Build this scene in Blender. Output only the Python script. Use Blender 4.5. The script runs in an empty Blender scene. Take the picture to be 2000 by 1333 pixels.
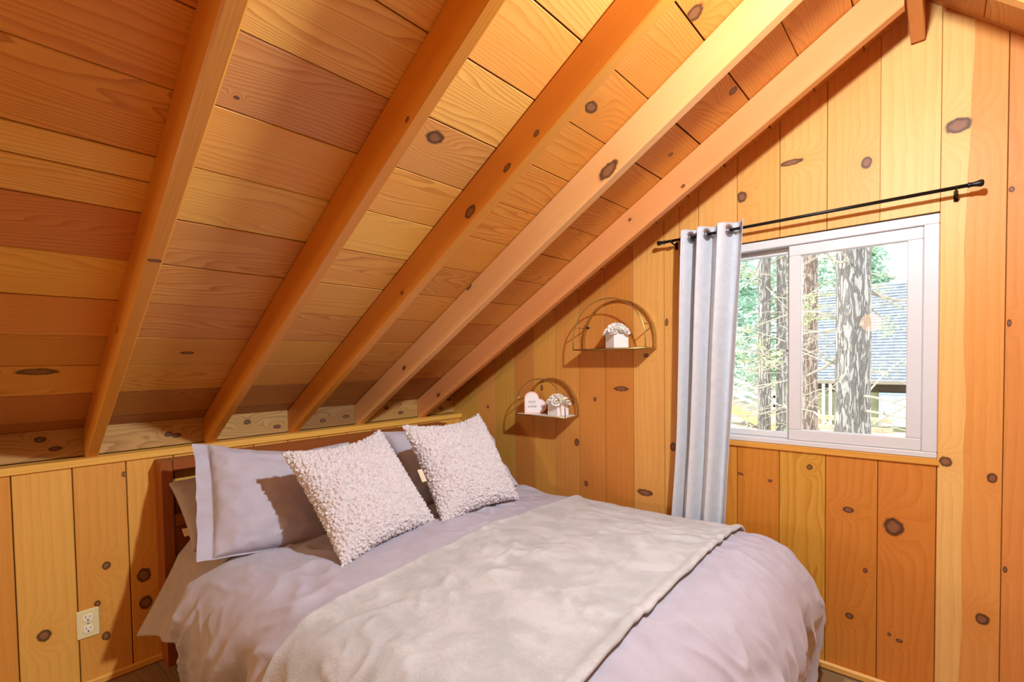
import bpy, math, random
import numpy as np
from mathutils import Vector, Matrix

S = bpy.context.scene
COL = S.collection
PI = math.pi
rnd = random.Random(7)

# ------------------------------------------------------------------ camera
# origin: the floor corner where the knee wall (X = 0) meets the window wall (Y = 0); Z up, metres
YAW, PITCH, ROLL = math.radians(41.63), math.radians(-1.767), math.radians(-0.826)
fw = Vector((-math.sin(YAW) * math.cos(PITCH), math.cos(YAW) * math.cos(PITCH), math.sin(PITCH)))
r0 = Vector((math.cos(YAW), math.sin(YAW), 0))
u0 = r0.cross(fw)
rr = r0 * math.cos(ROLL) + u0 * math.sin(ROLL)
uu = -r0 * math.sin(ROLL) + u0 * math.cos(ROLL)
cd = bpy.data.cameras.new('camera')
cam = bpy.data.objects.new('camera', cd)
COL.objects.link(cam)
cam.matrix_world = Matrix(((rr.x, uu.x, -fw.x, 2.582), (rr.y, uu.y, -fw.y, -2.345), (rr.z, uu.z, -fw.z, 1.30), (0, 0, 0, 1)))
cd.sensor_fit = 'HORIZONTAL'
cd.sensor_width = 36.0
cd.lens = 946.08 * 36 / 2000
cd.shift_y = (735.36 - 666.5) / 2000
cd.clip_start = 0.02
S.camera = cam

# ------------------------------------------------------------------ world, sun, lamps, exposure
W = bpy.data.worlds.new('sky')
S.world = W
W.use_nodes = True
bg = W.node_tree.nodes['Background']
bg.inputs['Color'].default_value = (0.82, 0.91, 1.0, 1)
bg.inputs['Strength'].default_value = 3.6

def lamp(name, kind, loc, energy, color, **kw):
    d = bpy.data.lights.new(name, kind)
    d.energy = energy
    d.color = color
    for k, v in kw.items():
        setattr(d, k, v)
    o = bpy.data.objects.new(name, d)
    o.location = loc
    COL.objects.link(o)
    return o

sun = lamp('sun', 'SUN', (0, 0, 8), 3.6, (1.0, 0.95, 0.86), angle=0.01)
sun.rotation_euler = Vector((0.78, 0.20, -0.62)).to_track_quat('-Z', 'Y').to_euler()
ceiling_bulb = lamp('ceiling_bulb_light', 'POINT', (2.47, -1.22, 2.22), 72, (0.82, 0.915, 1.0), shadow_soft_size=0.035)
left_fill = lamp('left_fill_light', 'POINT', (0.48, -3.60, 1.08), 13, (1.0, 0.83, 0.52), shadow_soft_size=0.10)  # added warm fill light, no real table lamp; brightens the left ceiling
night_bulb = lamp('night_bulb_light', 'POINT', (2.07, -3.35, 1.62), 2.2, (1.0, 0.52, 0.20), shadow_soft_size=0.085)   # its warm glow is mirrored in the pane
for _l in (ceiling_bulb, left_fill):        # linear falloff, slower than any real bulb, keeps the room evenly bright
    _l.data.use_nodes = True
    _t = _l.data.node_tree
    _f = _t.nodes.new('ShaderNodeLightFalloff')
    _f.inputs['Strength'].default_value = 1.0
    _t.links.new(_f.outputs['Linear'], _t.nodes['Emission'].inputs['Strength'])

S.view_settings.view_transform = 'Standard'
S.view_settings.look = 'None'
S.view_settings.gamma = 1.0
S.view_settings.use_curve_mapping = False
S.view_settings.exposure = 0.0
S.cycles.max_bounces = 10
S.cycles.diffuse_bounces = 6
S.cycles.transparent_max_bounces = 16

# ------------------------------------------------------------------ noise
_P = np.random.RandomState(3).permutation(512)
_P = np.concatenate([_P, _P, _P])
_G = np.random.RandomState(4).randn(512, 3)
_G /= np.linalg.norm(_G, axis=1)[:, None]

def pn(x, y, z=0.0):
    """vectorised gradient noise, about -0.7 .. 0.7"""
    x, y, z = np.broadcast_arrays(np.asarray(x, float), np.asarray(y, float), np.asarray(z, float))
    xi, yi, zi = np.floor(x).astype(int), np.floor(y).astype(int), np.floor(z).astype(int)
    xf, yf, zf = x - xi, y - yi, z - zi
    fx, fy, fz = [t * t * t * (t * (t * 6 - 15) + 10) for t in (xf, yf, zf)]
    out = np.zeros(x.shape)
    for i in (0, 1):
        for j in (0, 1):
            for k in (0, 1):
                h = _P[(_P[(_P[(xi + i) & 511] + yi + j) & 511] + zi + k) & 511]
                g = _G[h]
                d = g[..., 0] * (xf - i) + g[..., 1] * (yf - j) + g[..., 2] * (zf - k)
                out = out + d * (fx if i else 1 - fx) * (fy if j else 1 - fy) * (fz if k else 1 - fz)
    return out

def sstep(a, b, x):
    t = np.clip((x - a) / (b - a), 0, 1)
    return t * t * (3 - 2 * t)

# ------------------------------------------------------------------ objects, names, labels
def tag(o, label=None, cat=None, group=None, kind=None):
    if label: o['label'] = label
    if cat: o['category'] = cat
    if group: o['group'] = group
    if kind: o['kind'] = kind
    return o

def thing(name, loc, label, cat, group=None, rot=(0, 0, 0)):
    o = bpy.data.objects.new(name, None)
    o.empty_display_size = 0.1
    o.location = loc
    o.rotation_euler = rot
    COL.objects.link(o)
    return tag(o, label, cat, group)

def link(name, me, parent=None, world=True):
    """link a mesh; with world=True the mesh data is in world metres and the parent's offset is taken out"""
    o = bpy.data.objects.new(name, me)
    COL.objects.link(o)
    if parent is not None:
        o.parent = parent
        if world:
            bpy.context.view_layer.update()
            o.matrix_parent_inverse = parent.matrix_world.inverted()
    return o

def srgb(r, g, b):
    f = lambda c: (c / 255 / 12.92) if c / 255 <= 0.04045 else ((c / 255 + 0.055) / 1.055) ** 2.4
    return (f(r), f(g), f(b))

# ------------------------------------------------------------------ mesh builder
class MB:
    def __init__(s):
        s.v, s.f, s.uv, s.tone, s.knot, s.mi = [], [], [], [], [], []
    def face(s, pts, uv=None, tone=(1, 1, 1, 1), knot=(0, 0, 0, 0), mi=0):
        n = len(s.v)
        s.v.extend([tuple(p) for p in pts])
        s.f.append(list(range(n, n + len(pts))))
        s.uv.append(uv or [(0, 0)] * len(pts))
        s.tone.append(tone)
        s.knot.append(knot)
        s.mi.append(mi)
    def add(s, verts, faces, mi=0):
        n = len(s.v)
        s.v.extend([tuple(p) for p in verts])
        for f in faces:
            s.f.append([n + i for i in f])
            s.uv.append([(0, 0)] * len(f))
            s.tone.append((1, 1, 1, 1))
            s.knot.append((0, 0, 0, 0))
            s.mi.append(mi)
    def box(s, a, b, mi=0, bev=0.0):
        (x0, y0, z0), (x1, y1, z1) = a, b
        x0, x1 = min(x0, x1), max(x0, x1); y0, y1 = min(y0, y1), max(y0, y1); z0, z1 = min(z0, z1), max(z0, z1)
        if bev <= 0:
            V = [(x, y, z) for x in (x0, x1) for y in (y0, y1) for z in (z0, z1)]
            s.add(V, [(0, 1, 3, 2), (4, 6, 7, 5), (0, 4, 5, 1), (2, 3, 7, 6), (0, 2, 6, 4), (1, 5, 7, 3)], mi)
            return
        b_ = min(bev, (x1 - x0) * .45, (y1 - y0) * .45, (z1 - z0) * .45)
        V = []; idx = {}
        for i, x in enumerate((x0, x1)):
            for j, y in enumerate((y0, y1)):
                for k, z in enumerate((z0, z1)):
                    sx, sy, sz = (1 if i == 0 else -1), (1 if j == 0 else -1), (1 if k == 0 else -1)
                    idx[(i, j, k, 0)] = len(V); V.append((x, y + sy * b_, z + sz * b_))
                    idx[(i, j, k, 1)] = len(V); V.append((x + sx * b_, y, z + sz * b_))
                    idx[(i, j, k, 2)] = len(V); V.append((x + sx * b_, y + sy * b_, z))
        F = []
        for i in (0, 1): F.append([idx[(i, j, k, 0)] for j, k in ((0, 0), (0, 1), (1, 1), (1, 0))])
        for j in (0, 1): F.append([idx[(i, j, k, 1)] for i, k in ((0, 0), (1, 0), (1, 1), (0, 1))])
        for k in (0, 1): F.append([idx[(i, j, k, 2)] for i, j in ((0, 0), (0, 1), (1, 1), (1, 0))])
        for j in (0, 1):
            for k in (0, 1): F.append([idx[(0, j, k, 1)], idx[(1, j, k, 1)], idx[(1, j, k, 2)], idx[(0, j, k, 2)]])
        for i in (0, 1):
            for k in (0, 1): F.append([idx[(i, 0, k, 0)], idx[(i, 1, k, 0)], idx[(i, 1, k, 2)], idx[(i, 0, k, 2)]])
        for i in (0, 1):
            for j in (0, 1): F.append([idx[(i, j, 0, 0)], idx[(i, j, 1, 0)], idx[(i, j, 1, 1)], idx[(i, j, 0, 1)]])
        for i in (0, 1):
            for j in (0, 1):
                for k in (0, 1): F.append([idx[(i, j, k, t)] for t in range(3)])
        s.add(V, F, mi)
    def tube(s, pts, r, n=8, mi=0, cap=True, flat=None):
        pts = [Vector(p) for p in pts]
        rs = r if hasattr(r, '__len__') else [r] * len(pts)
        V = []; F = []
        up = Vector((0, 0, 1))
        T0 = (pts[1] - pts[0]).normalized()
        a = T0.cross(up)
        if a.length < 1e-3: a = T0.cross(Vector((0, 1, 0)))
        a.normalize()
        for i, p in enumerate(pts):
            t = (pts[min(i + 1, len(pts) - 1)] - pts[max(i - 1, 0)]).normalized()
            a = (a - t * a.dot(t)).normalized()
            b = t.cross(a)
            for k in range(n):
                an = 2 * PI * k / n
                V.append(p + a * (math.cos(an) * rs[i]) + b * (math.sin(an) * rs[i]))
        for i in range(len(pts) - 1):
            for k in range(n):
                F.append((i * n + k, i * n + (k + 1) % n, (i + 1) * n + (k + 1) % n, (i + 1) * n + k))
        if cap:
            F.append(list(range(n))[::-1]); F.append([(len(pts) - 1) * n + k for k in range(n)])
        s.add(V, F, mi)
    def lathe(s, prof, origin, axis=(0, 0, 1), n=20, mi=0):
        ax = Vector(axis).normalized()
        a = ax.orthogonal().normalized(); b = ax.cross(a)
        O = Vector(origin); V = []; F = []
        for (r, h) in prof:
            for k in range(n):
                an = 2 * PI * k / n
                V.append(O + ax * h + a * (r * math.cos(an)) + b * (r * math.sin(an)))
        for i in range(len(prof) - 1):
            for k in range(n):
                F.append((i * n + k, i * n + (k + 1) % n, (i + 1) * n + (k + 1) % n, (i + 1) * n + k))
        if prof[0][0] > 1e-6: F.append(list(range(n))[::-1])
        if prof[-1][0] > 1e-6: F.append([(len(prof) - 1) * n + k for k in range(n)])
        s.add(V, F, mi)
    def prism(s, poly, d, mi=0):
        n = len(poly); d = Vector(d)
        A = [Vector(p) for p in poly]; B = [p + d for p in A]
        s.add(A + B, [list(range(n)), [n + i for i in range(n)][::-1]] + [(i, n + i, n + (i + 1) % n, (i + 1) % n) for i in range(n)], mi)
    # a strip of wood face: grain runs along ex, split so that every knot has a piece of its own
    def strip(s, o, ex, ey, L0, L1, W, tone, knots=(), ou=0.0, ov=0.0, mi=0, S0=0.0, S1=0.0):
        ks = sorted(knots)
        cuts = [0.0] + [(ks[i][0] + ks[i + 1][0]) / 2 for i in range(len(ks) - 1)] + [None]
        nseg = max(1, len(ks))
        for i in range(nseg):
            a0 = S0 if i == 0 else cuts[i]
            a1 = S1 if i == 0 else cuts[i]
            last = i == nseg - 1
            e0 = L0 if last else cuts[i + 1]
            e1 = L1 if last else cuts[i + 1]
            k = (0, 0, 0, 0)
            if ks:
                kl, kw, rl, rw = ks[i]
                k = (kw + ou, kl + ov, rw, rl)
            P = [o + ex * a0, o + ex * e0, o + ex * e1 + ey * W, o + ex * a1 + ey * W]
            uv = [(ou, a0 + ov), (ou, e0 + ov), (W + ou, e1 + ov), (W + ou, a1 + ov)]
            s.face(P, uv, tone, k, mi)
    # a board: visible face through o (width ey, length ex), body behind it
    def board(s, o, ex, ey, L0, W, T, tone, knots=(), L1=None, S0=0.0, S1=0.0, cham=0.0025, gap=0.0012, flip=False):
        o, ex, ey = Vector(o), Vector(ex).normalized(), Vector(ey).normalized()
        en = ex.cross(ey)
        if flip: en = -en
        if L1 is None: L1 = L0
        ou, ov = rnd.uniform(0, 40), rnd.uniform(0, 40)
        at = lambda w: (S0 + (S1 - S0) * w / W, L0 + (L1 - L0) * w / W)
        g, c = gap, cham
        sa, la = at(g + c); sb, lb = at(W - g - c)
        ks = [(kl, kw - g - c, a, b) for kl, kw, a, b in knots]
        s.strip(o + ey * (g + c), ex, ey, la, lb, W - 2 * (g + c), tone, ks, ou, ov, 0, sa, sb)
        s0, l0 = at(g); s1, l1 = at(W - g)
        dk = tuple(t * 0.8 for t in tone[:3]) + (tone[3],)
        q = lambda w, d, S, L: (o + ey * w - en * d + ex * S, o + ey * w - en * d + ex * L)
        for (wa, da, Sa, La, wb, db, Sb, Lb) in ((g, c, s0, l0, g + c, 0, sa, la), (W - g - c, 0, sb, lb, W - g, c, s1, l1), (g, T, s0, l0, g, c, s0, l0), (W - g, c, s1, l1, W - g, T, s1, l1), (W - g, T, s1, l1, g, T, s0, l0)):
            a0, a1 = q(wa, da, Sa, La); b0, b1 = q(wb, db, Sb, Lb)
            s.face([a0, a1, b1, b0], [(ou, Sa + ov), (ou, La + ov), (ou + .004, Lb + ov), (ou + .004, Sb + ov)], dk)
        for (Sa, Sb) in ((s0, s1), (l0, l1)):
            s.face([o + ey * g + ex * Sa - en * c, o + ey * (W - g) + ex * Sb - en * c, o + ey * (W - g) + ex * Sb - en * T, o + ey * g + ex * Sa - en * T],
                   [(ou, ov), (ou + W, ov), (ou + W, ov + .01), (ou, ov + .01)], dk)
    # a squared timber: four long faces with eased arrises
    def timber(s, o, ex, ey, ez, L, Wy, Wz, tone, knots_y=(), knots_z=(), c=0.004, S0z=0.0, Lz=None):
        """o = one corner; ey, ez span the section; S0z / Lz: where the far ez edge starts / ends (bevel cuts)"""
        o, ex, ey, ez = [Vector(t) for t in (o, ex, ey, ez)]
        if Lz is None: Lz = L
        st = lambda z: S0z * z / Wz
        en = lambda z: L + (Lz - L) * z / Wz
        ring = [(c, 0), (Wy - c, 0), (Wy, c), (Wy, Wz - c), (Wy - c, Wz), (c, Wz), (0, Wz - c), (0, c)]
        ou, ov = rnd.uniform(0, 40), rnd.uniform(0, 40)
        acc = 0.0
        for i in range(8):
            (y0, z0), (y1, z1) = ring[i], ring[(i + 1) % 8]
            w = math.hypot(y1 - y0, z1 - z0)
            d = (ey * (y1 - y0) + ez * (z1 - z0)).normalized()
            ks = ()
            if i == 0: ks = knots_y
            if i == 6: ks = [(kl, w - kz, a, b) for kl, kz, a, b in knots_z]
            s.strip(o + ey * y0 + ez * z0, ex, d, en(z0), en(z1), w, tone, ks, ou + acc, ov, 0, st(z0), st(z1))
            acc += w
        for f in (st, en):
            s.face([o + ey * y + ez * z + ex * f(z) for y, z in ring], [(ou + y, ov + z) for y, z in ring], tone)
    def mesh(s, name, mats, smooth=False, merge=False):
        me = bpy.data.meshes.new(name)
        me.from_pydata(s.v, [], s.f)
        if not isinstance(mats, (list, tuple)): mats = [mats]
        for m in mats: me.materials.append(m)
        me.polygons.foreach_set('material_index', s.mi)
        lens = [len(f) for f in s.f]
        uvl = me.uv_layers.new(name='grain')
        uvl.data.foreach_set('uv', np.array([c for u in s.uv for c in u], 'f').ravel())
        for nm, dat in (('tone', s.tone), ('knot', s.knot)):
            at = me.attributes.new(nm, 'FLOAT_COLOR', 'CORNER')
            at.data.foreach_set('color', np.repeat(np.array(dat, 'f').reshape(-1, 4), lens, axis=0).ravel())
        if merge:
            import bmesh
            b = bmesh.new(); b.from_mesh(me)
            bmesh.ops.remove_doubles(b, verts=b.verts, dist=1e-5)
            bmesh.ops.recalc_face_normals(b, faces=b.faces)
            b.to_mesh(me); b.free()
        if smooth: me.polygons.foreach_set('use_smooth', [True] * len(me.polygons))
        me.update()
        return me
    def build(s, name, mats, parent=None, smooth=False, merge=False, world=True):
        return link(name, s.mesh(name, mats, smooth, merge), parent, world)

def grid_mesh(name, P, mat, smooth=True, uv=None):
    """P: (n, m, 3) array of points"""
    n, m = P.shape[:2]
    i = np.arange(n * m).reshape(n, m)
    F = np.stack([i[:-1, :-1], i[1:, :-1], i[1:, 1:], i[:-1, 1:]], -1).reshape(-1, 4)
    me = bpy.data.meshes.new(name)
    me.from_pydata(P.reshape(-1, 3).tolist(), [], F.tolist())
    me.materials.append(mat)
    if uv is not None:
        l = me.uv_layers.new(name='grain')
        U = uv.reshape(-1, 2)
        l.data.foreach_set('uv', U[F.ravel()].astype('f').ravel())
    if smooth: me.polygons.foreach_set('use_smooth', [True] * len(me.polygons))
    me.update()
    return me

# ------------------------------------------------------------------ materials
class NT:
    def __init__(s, name):
        s.m = bpy.data.materials.new(name)
        s.m.use_nodes = True
        s.t = s.m.node_tree
        s.b = s.t.nodes['Principled BSDF']
        s.out = s.t.nodes['Material Output']
    def n(s, typ, **kw):
        nd = s.t.nodes.new(typ)
        for k, v in kw.items(): setattr(nd, k, v)
        return nd
    def l(s, a, b): s.t.links.new(a, b)
    def put(s, sock, v):
        if hasattr(v, 'is_output') or isinstance(v, bpy.types.NodeSocket): s.l(v, sock)
        else: sock.default_value = v
    def math(s, op, a, b=None, c=None, clamp=False):
        nd = s.n('ShaderNodeMath', operation=op, use_clamp=clamp)
        s.put(nd.inputs[0], a)
        if b is not None: s.put(nd.inputs[1], b)
        if c is not None: s.put(nd.inputs[2], c)
        return nd.outputs[0]
    def comb(s, x, y, z=0.0):
        nd = s.n('ShaderNodeCombineXYZ')
        for i, v in enumerate((x, y, z)): s.put(nd.inputs[i], v)
        return nd.outputs[0]
    def noise(s, vec, scale, detail=2.0, rough=0.5, dist=0.0):
        nd = s.n('ShaderNodeTexNoise')
        s.l(vec, nd.inputs['Vector'])
        nd.inputs['Scale'].default_value = scale
        nd.inputs['Detail'].default_value = detail
        nd.inputs['Roughness'].default_value = rough
        nd.inputs['Distortion'].default_value = dist
        return nd.outputs['Fac']
    def mix(s, f, a, b, mode='MIX'):
        nd = s.n('ShaderNodeMix', data_type='RGBA', blend_type=mode)
        s.put(nd.inputs[0], f)
        s.put(nd.inputs[6], a if not isinstance(a, tuple) else (*a[:3], 1))
        s.put(nd.inputs[7], b if not isinstance(b, tuple) else (*b[:3], 1))
        return nd.outputs[2]
    def smooth(s, x, a, b):
        nd = s.n('ShaderNodeMapRange', interpolation_type='SMOOTHSTEP')
        s.put(nd.inputs[0], x)
        nd.inputs[1].default_value = a; nd.inputs[2].default_value = b
        return nd.outputs[0]
    def bump(s, h, strength, dist=0.002):
        nd = s.n('ShaderNodeBump')
        nd.inputs['Strength'].default_value = strength
        nd.inputs['Distance'].default_value = dist
        s.l(h, nd.inputs['Height'])
        s.l(nd.outputs[0], s.b.inputs['Normal'])
    def obj(s): return s.n('ShaderNodeTexCoord').outputs['Object']

def wood(name, rings=38.0, warp=5.0, dark=(0.70, 0.52, 0.36), rough=0.36, streak=0.18, blotch=0.25, bump=0.25, coat=0.0, kdark=1.0, spec=0.35):
    t = NT(name)
    uv = t.n('ShaderNodeUVMap', uv_map='grain').outputs[0]
    sp = t.n('ShaderNodeSeparateXYZ'); t.l(uv, sp.inputs[0])
    u, v = sp.outputs[0], sp.outputs[1]
    ta = t.n('ShaderNodeAttribute', attribute_name='tone')
    ka = t.n('ShaderNodeAttribute', attribute_name='knot')
    ks = t.n('ShaderNodeSeparateColor'); t.l(ka.outputs['Color'], ks.inputs[0])
    tone, fig = ta.outputs['Color'], ta.outputs['Alpha']
    wob = t.noise(t.comb(t.math('MULTIPLY', u, 60), t.math('MULTIPLY', v, 45)), 1.0, 2)
    has = t.math('GREATER_THAN', ks.outputs[2], 0.0005)
    du = t.math('DIVIDE', t.math('SUBTRACT', u, ks.outputs[0]), t.math('MAXIMUM', ks.outputs[2], 0.001))
    dv = t.math('DIVIDE', t.math('SUBTRACT', v, ks.outputs[1]), t.math('MAXIMUM', ka.outputs['Alpha'], 0.001))
    d2 = t.math('ADD', t.math('MULTIPLY', du, du), t.math('MULTIPLY', dv, dv))
    d = t.math('ADD', t.math('SQRT', d2), t.math('MULTIPLY', t.math('SUBTRACT', wob, 0.5), 0.55))
    G = t.math('MULTIPLY', t.math('EXPONENT', t.math('MULTIPLY', d2, -0.16)), has)
    n1 = t.noise(t.comb(t.math('MULTIPLY', u, 5.5), t.math('MULTIPLY', v, 0.75)), 1.0, 2.0, 0.45)
    g = t.math('MULTIPLY', u, rings)
    g = t.math('ADD', g, t.math('MULTIPLY', t.math('MULTIPLY', t.math('SUBTRACT', n1, 0.5), warp * 4), fig))
    g = t.math('ADD', g, t.math('MULTIPLY', G, 3.2))
    g = t.math('ADD', g, t.math('MULTIPLY', t.noise(t.comb(t.math('MULTIPLY', u, 40), t.math('MULTIPLY', v, 9)), 1.0, 2), 0.55))
    fr = t.math('FRACT', g)
    ring = t.math('SUBTRACT', t.math('POWER', fr, 2.2), t.smooth(fr, 0.93, 1.0), clamp=True)
    ringf = t.math('MULTIPLY', ring, t.math('ADD', 0.15, t.math('MULTIPLY', fig, 0.85)))
    fine = t.noise(t.comb(t.math('MULTIPLY', u, 320), t.math('MULTIPLY', v, 5)), 1.0, 3)
    big = t.noise(t.comb(t.math('MULTIPLY', u, 9), t.math('MULTIPLY', v, 1.6)), 1.0, 3)
    dk = t.mix(1.0, tone, dark, 'MULTIPLY')
    col = t.mix(ringf, tone, dk)
    red = t.mix(1.0, tone, (0.90, 0.76, 0.58), 'MULTIPLY')
    col = t.mix(t.math('MULTIPLY', t.smooth(big, 0.45, 0.75), blotch), col, red)
    k = t.math('ADD', 1.0 - streak / 2, t.math('MULTIPLY', fine, streak))
    kc = t.comb(k, k, k)
    col = t.mix(1.0, col, kc, 'MULTIPLY')
    col = t.mix(t.math('MULTIPLY', G, 0.42), col, red)
    km = t.math('MULTIPLY', t.math('SUBTRACT', 1.0, t.smooth(d, 0.82, 1.12)), has)
    rim = t.smooth(d, 0.40, 0.80)
    kcol = t.mix(rim, tuple(c * kdark for c in (0.21, 0.085, 0.038)), tuple(c * kdark for c in (0.045, 0.016, 0.009)))
    col = t.mix(t.math('MULTIPLY', km, 0.92), col, kcol)
    t.l(col, t.b.inputs['Base Color'])
    t.b.inputs['Roughness'].default_value = rough
    t.b.inputs['Specular IOR Level'].default_value = spec
    if coat:
        t.b.inputs['Coat Weight'].default_value = coat
        t.b.inputs['Coat Roughness'].default_value = 0.2
    h = t.math('ADD', t.math('MULTIPLY', ringf, -0.5), t.math('MULTIPLY', fine, 0.5))
    t.bump(h, bump, 0.0012)
    return t.m

def plain(name, col, rough=0.5, metal=0.0, var=0.06, scale=20.0, bump=0.0, spec=0.5, sheen=0.0):
    t = NT(name)
    n = t.noise(t.obj(), scale, 3)
    c2 = tuple(max(0, c * (1 - var)) for c in col)
    t.l(t.mix(t.smooth(n, 0.3, 0.7), c2, tuple(min(1, c * (1 + var)) for c in col)), t.b.inputs['Base Color'])
    t.b.inputs['Roughness'].default_value = rough
    t.b.inputs['Metallic'].default_value = metal
    t.b.inputs['Specular IOR Level'].default_value = spec
    if sheen:
        t.b.inputs['Sheen Weight'].default_value = sheen
        t.b.inputs['Sheen Roughness'].default_value = 0.4
    if bump: t.bump(n, bump, 0.003)
    return t.m

def cloth(name, col, weave=900.0, wr=0.25, rough=0.85, sheen=0.25, wscale=14.0):
    t = NT(name)
    co = t.obj()
    w = t.n('ShaderNodeTexWave'); t.l(co, w.inputs['Vector']); w.inputs['Scale'].default_value = weave / 6; w.inputs['Distortion'].default_value = 2.0
    n = t.noise(co, wscale, 4, 0.55, 0.6)
    t.l(t.mix(t.smooth(n, 0.3, 0.7), tuple(c * 0.95 for c in col), tuple(min(1, c * 1.04) for c in col)), t.b.inputs['Base Color'])
    t.b.inputs['Roughness'].default_value = rough
    t.b.inputs['Specular IOR Level'].default_value = 0.25
    t.b.inputs['Sheen Weight'].default_value = sheen
    t.b.inputs['Sheen Roughness'].default_value = 0.45
    h = t.math('ADD', t.math('MULTIPLY', n, 1.0), t.math('MULTIPLY', w.outputs['Fac'], 0.03))
    t.bump(h, wr, 0.012)
    return t.m

M = {}
M['pine'] = wood('varnished_knotty_pine', rings=34, warp=3.2, dark=(0.80, 0.62, 0.42), rough=0.5, streak=0.24, blotch=0.35, bump=0.12)
M['ceiling'] = wood('ceiling_fir_planks', rings=80, warp=8.5, dark=(0.66, 0.46, 0.30), rough=0.45, streak=0.26, blotch=0.5, bump=0.2, spec=0.5)
M['rafter'] = wood('stained_fir_rafter', rings=110, warp=4.0, dark=(0.84, 0.70, 0.55), rough=0.42, streak=0.22, blotch=0.4, bump=0.2, spec=0.6)
M['cherry'] = wood('cherry_stained_wood', rings=80, warp=2.0, dark=(0.65, 0.5, 0.4), rough=0.42, streak=0.25, blotch=0.3, bump=0.1, spec=0.3)
M['floor'] = wood('grey_brown_floor_planks', rings=50, warp=4.0, dark=(0.6, 0.5, 0.42), rough=0.5, streak=0.35, blotch=0.4, bump=0.3)
M['dark_gap'] = plain('dark_board_backing', (0.05, 0.025, 0.012), 0.9)
M['vinyl'] = plain('white_window_vinyl', (0.63, 0.63, 0.635), 0.4, var=0.01)
M['black_metal'] = plain('black_rod_metal', (0.022, 0.022, 0.020), 0.35, 0.7, var=0.2)
M['chrome'] = plain('brushed_nickel', (0.42, 0.40, 0.40), 0.38, 0.8, var=0.05)
M['brass'] = plain('brushed_brass', (0.56, 0.42, 0.17), 0.32, 0.9, var=0.08, scale=60)
M['shelf_top'] = plain('pale_shelf_lacquer', (0.80, 0.74, 0.68), 0.4, var=0.03)
M['outlet'] = plain('almond_plastic', srgb(228, 214, 160), 0.35, var=0.01)
M['outlet_face'] = plain('pale_almond_plastic', srgb(240, 232, 205), 0.3, var=0.01)
M['slot'] = plain('outlet_slot_dark', (0.02, 0.015, 0.01), 0.6)
M['ceramic'] = plain('white_ceramic', (0.86, 0.84, 0.84), 0.22, var=0.01)
M['petal'] = plain('cream_white_petal', (0.90, 0.86, 0.80), 0.6, var=0.06, scale=70)
M['heart_face'] = plain('white_sign_face', (0.86, 0.82, 0.80), 0.6, var=0.02)
M['heart_rim'] = plain('pale_pink_sign_rim', srgb(240, 200, 186), 0.6, var=0.04)
M['ink'] = plain('grey_ink', (0.16, 0.14, 0.14), 0.7)
M['duvet'] = cloth('lavender_grey_cotton', srgb(180, 177, 189), wr=0.22)
M['sham'] = cloth('lavender_grey_pillowcase', srgb(183, 179, 190), wr=0.2)
M['sheet'] = cloth('lavender_brown_sheet', srgb(172, 164, 168), wr=0.2)
M['mattress'] = cloth('mattress_ticking', srgb(180, 172, 162), wr=0.1)
M['curtain'] = cloth('pale_blue_grey_curtain', srgb(206, 209, 214), wr=0.05, rough=0.55, sheen=0.1, wscale=30)
M['tag'] = plain('cream_fabric_tag', srgb(225, 210, 180), 0.8)

def glass_mat():
    t = NT('window_glass')
    tr = t.n('ShaderNodeBsdfTransparent'); tr.inputs[0].default_value = (0.97, 0.985, 0.98, 1)
    gl = t.n('ShaderNodeBsdfGlossy'); gl.inputs['Roughness'].default_value = 0.0
    fr = t.n('ShaderNodeFresnel'); fr.inputs[0].default_value = 1.5
    mx = t.n('ShaderNodeMixShader')
    t.l(fr.outputs[0], mx.inputs[0]); t.l(tr.outputs[0], mx.inputs[1]); t.l(gl.outputs[0], mx.inputs[2])
    t.l(mx.outputs[0], t.out.inputs['Surface'])
    return t.m
M['glass'] = glass_mat()

def sherpa_mat():
    t = NT('cream_boucle_sherpa')
    co = t.obj()
    w = t.n('ShaderNodeTexNoise'); t.l(co, w.inputs['Vector']); w.inputs['Scale'].default_value = 60; w.inputs['Detail'].default_value = 2
    va = t.n('ShaderNodeVectorMath', operation='MULTIPLY_ADD')
    t.l(w.outputs['Color'], va.inputs[0]); va.inputs[1].default_value = (0.012,) * 3; t.l(co, va.inputs[2])
    vo = t.n('ShaderNodeTexVoronoi', feature='SMOOTH_F1'); t.l(va.outputs[0], vo.inputs['Vector']); vo.inputs['Scale'].default_value = 88; vo.inputs['Smoothness'].default_value = 0.45
    v2 = t.n('ShaderNodeTexVoronoi', feature='F1'); t.l(va.outputs[0], v2.inputs['Vector']); v2.inputs['Scale'].default_value = 230
    h = t.math('SUBTRACT', 1.0, t.math('MULTIPLY', vo.outputs['Distance'], 1.25), clamp=True)
    h2 = t.math('SUBTRACT', 1.0, v2.outputs['Distance'], clamp=True)
    hh = t.math('ADD', t.math('MULTIPLY', h, 0.8), t.math('MULTIPLY', h2, 0.14))
    t.l(t.mix(h, srgb(206, 200, 202), srgb(230, 228, 230)), t.b.inputs['Base Color'])
    t.b.inputs['Roughness'].default_value = 0.95
    t.b.inputs['Specular IOR Level'].default_value = 0.1
    t.b.inputs['Sheen Weight'].default_value = 0.4
    di = t.n('ShaderNodeDisplacement')
    di.inputs['Scale'].default_value = 0.016; di.inputs['Midlevel'].default_value = 0.4
    t.l(hh, di.inputs['Height']); t.l(di.outputs[0], t.out.inputs['Displacement'])
    t.m.displacement_method = 'BOTH'
    return t.m
M['sherpa'] = sherpa_mat()

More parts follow.
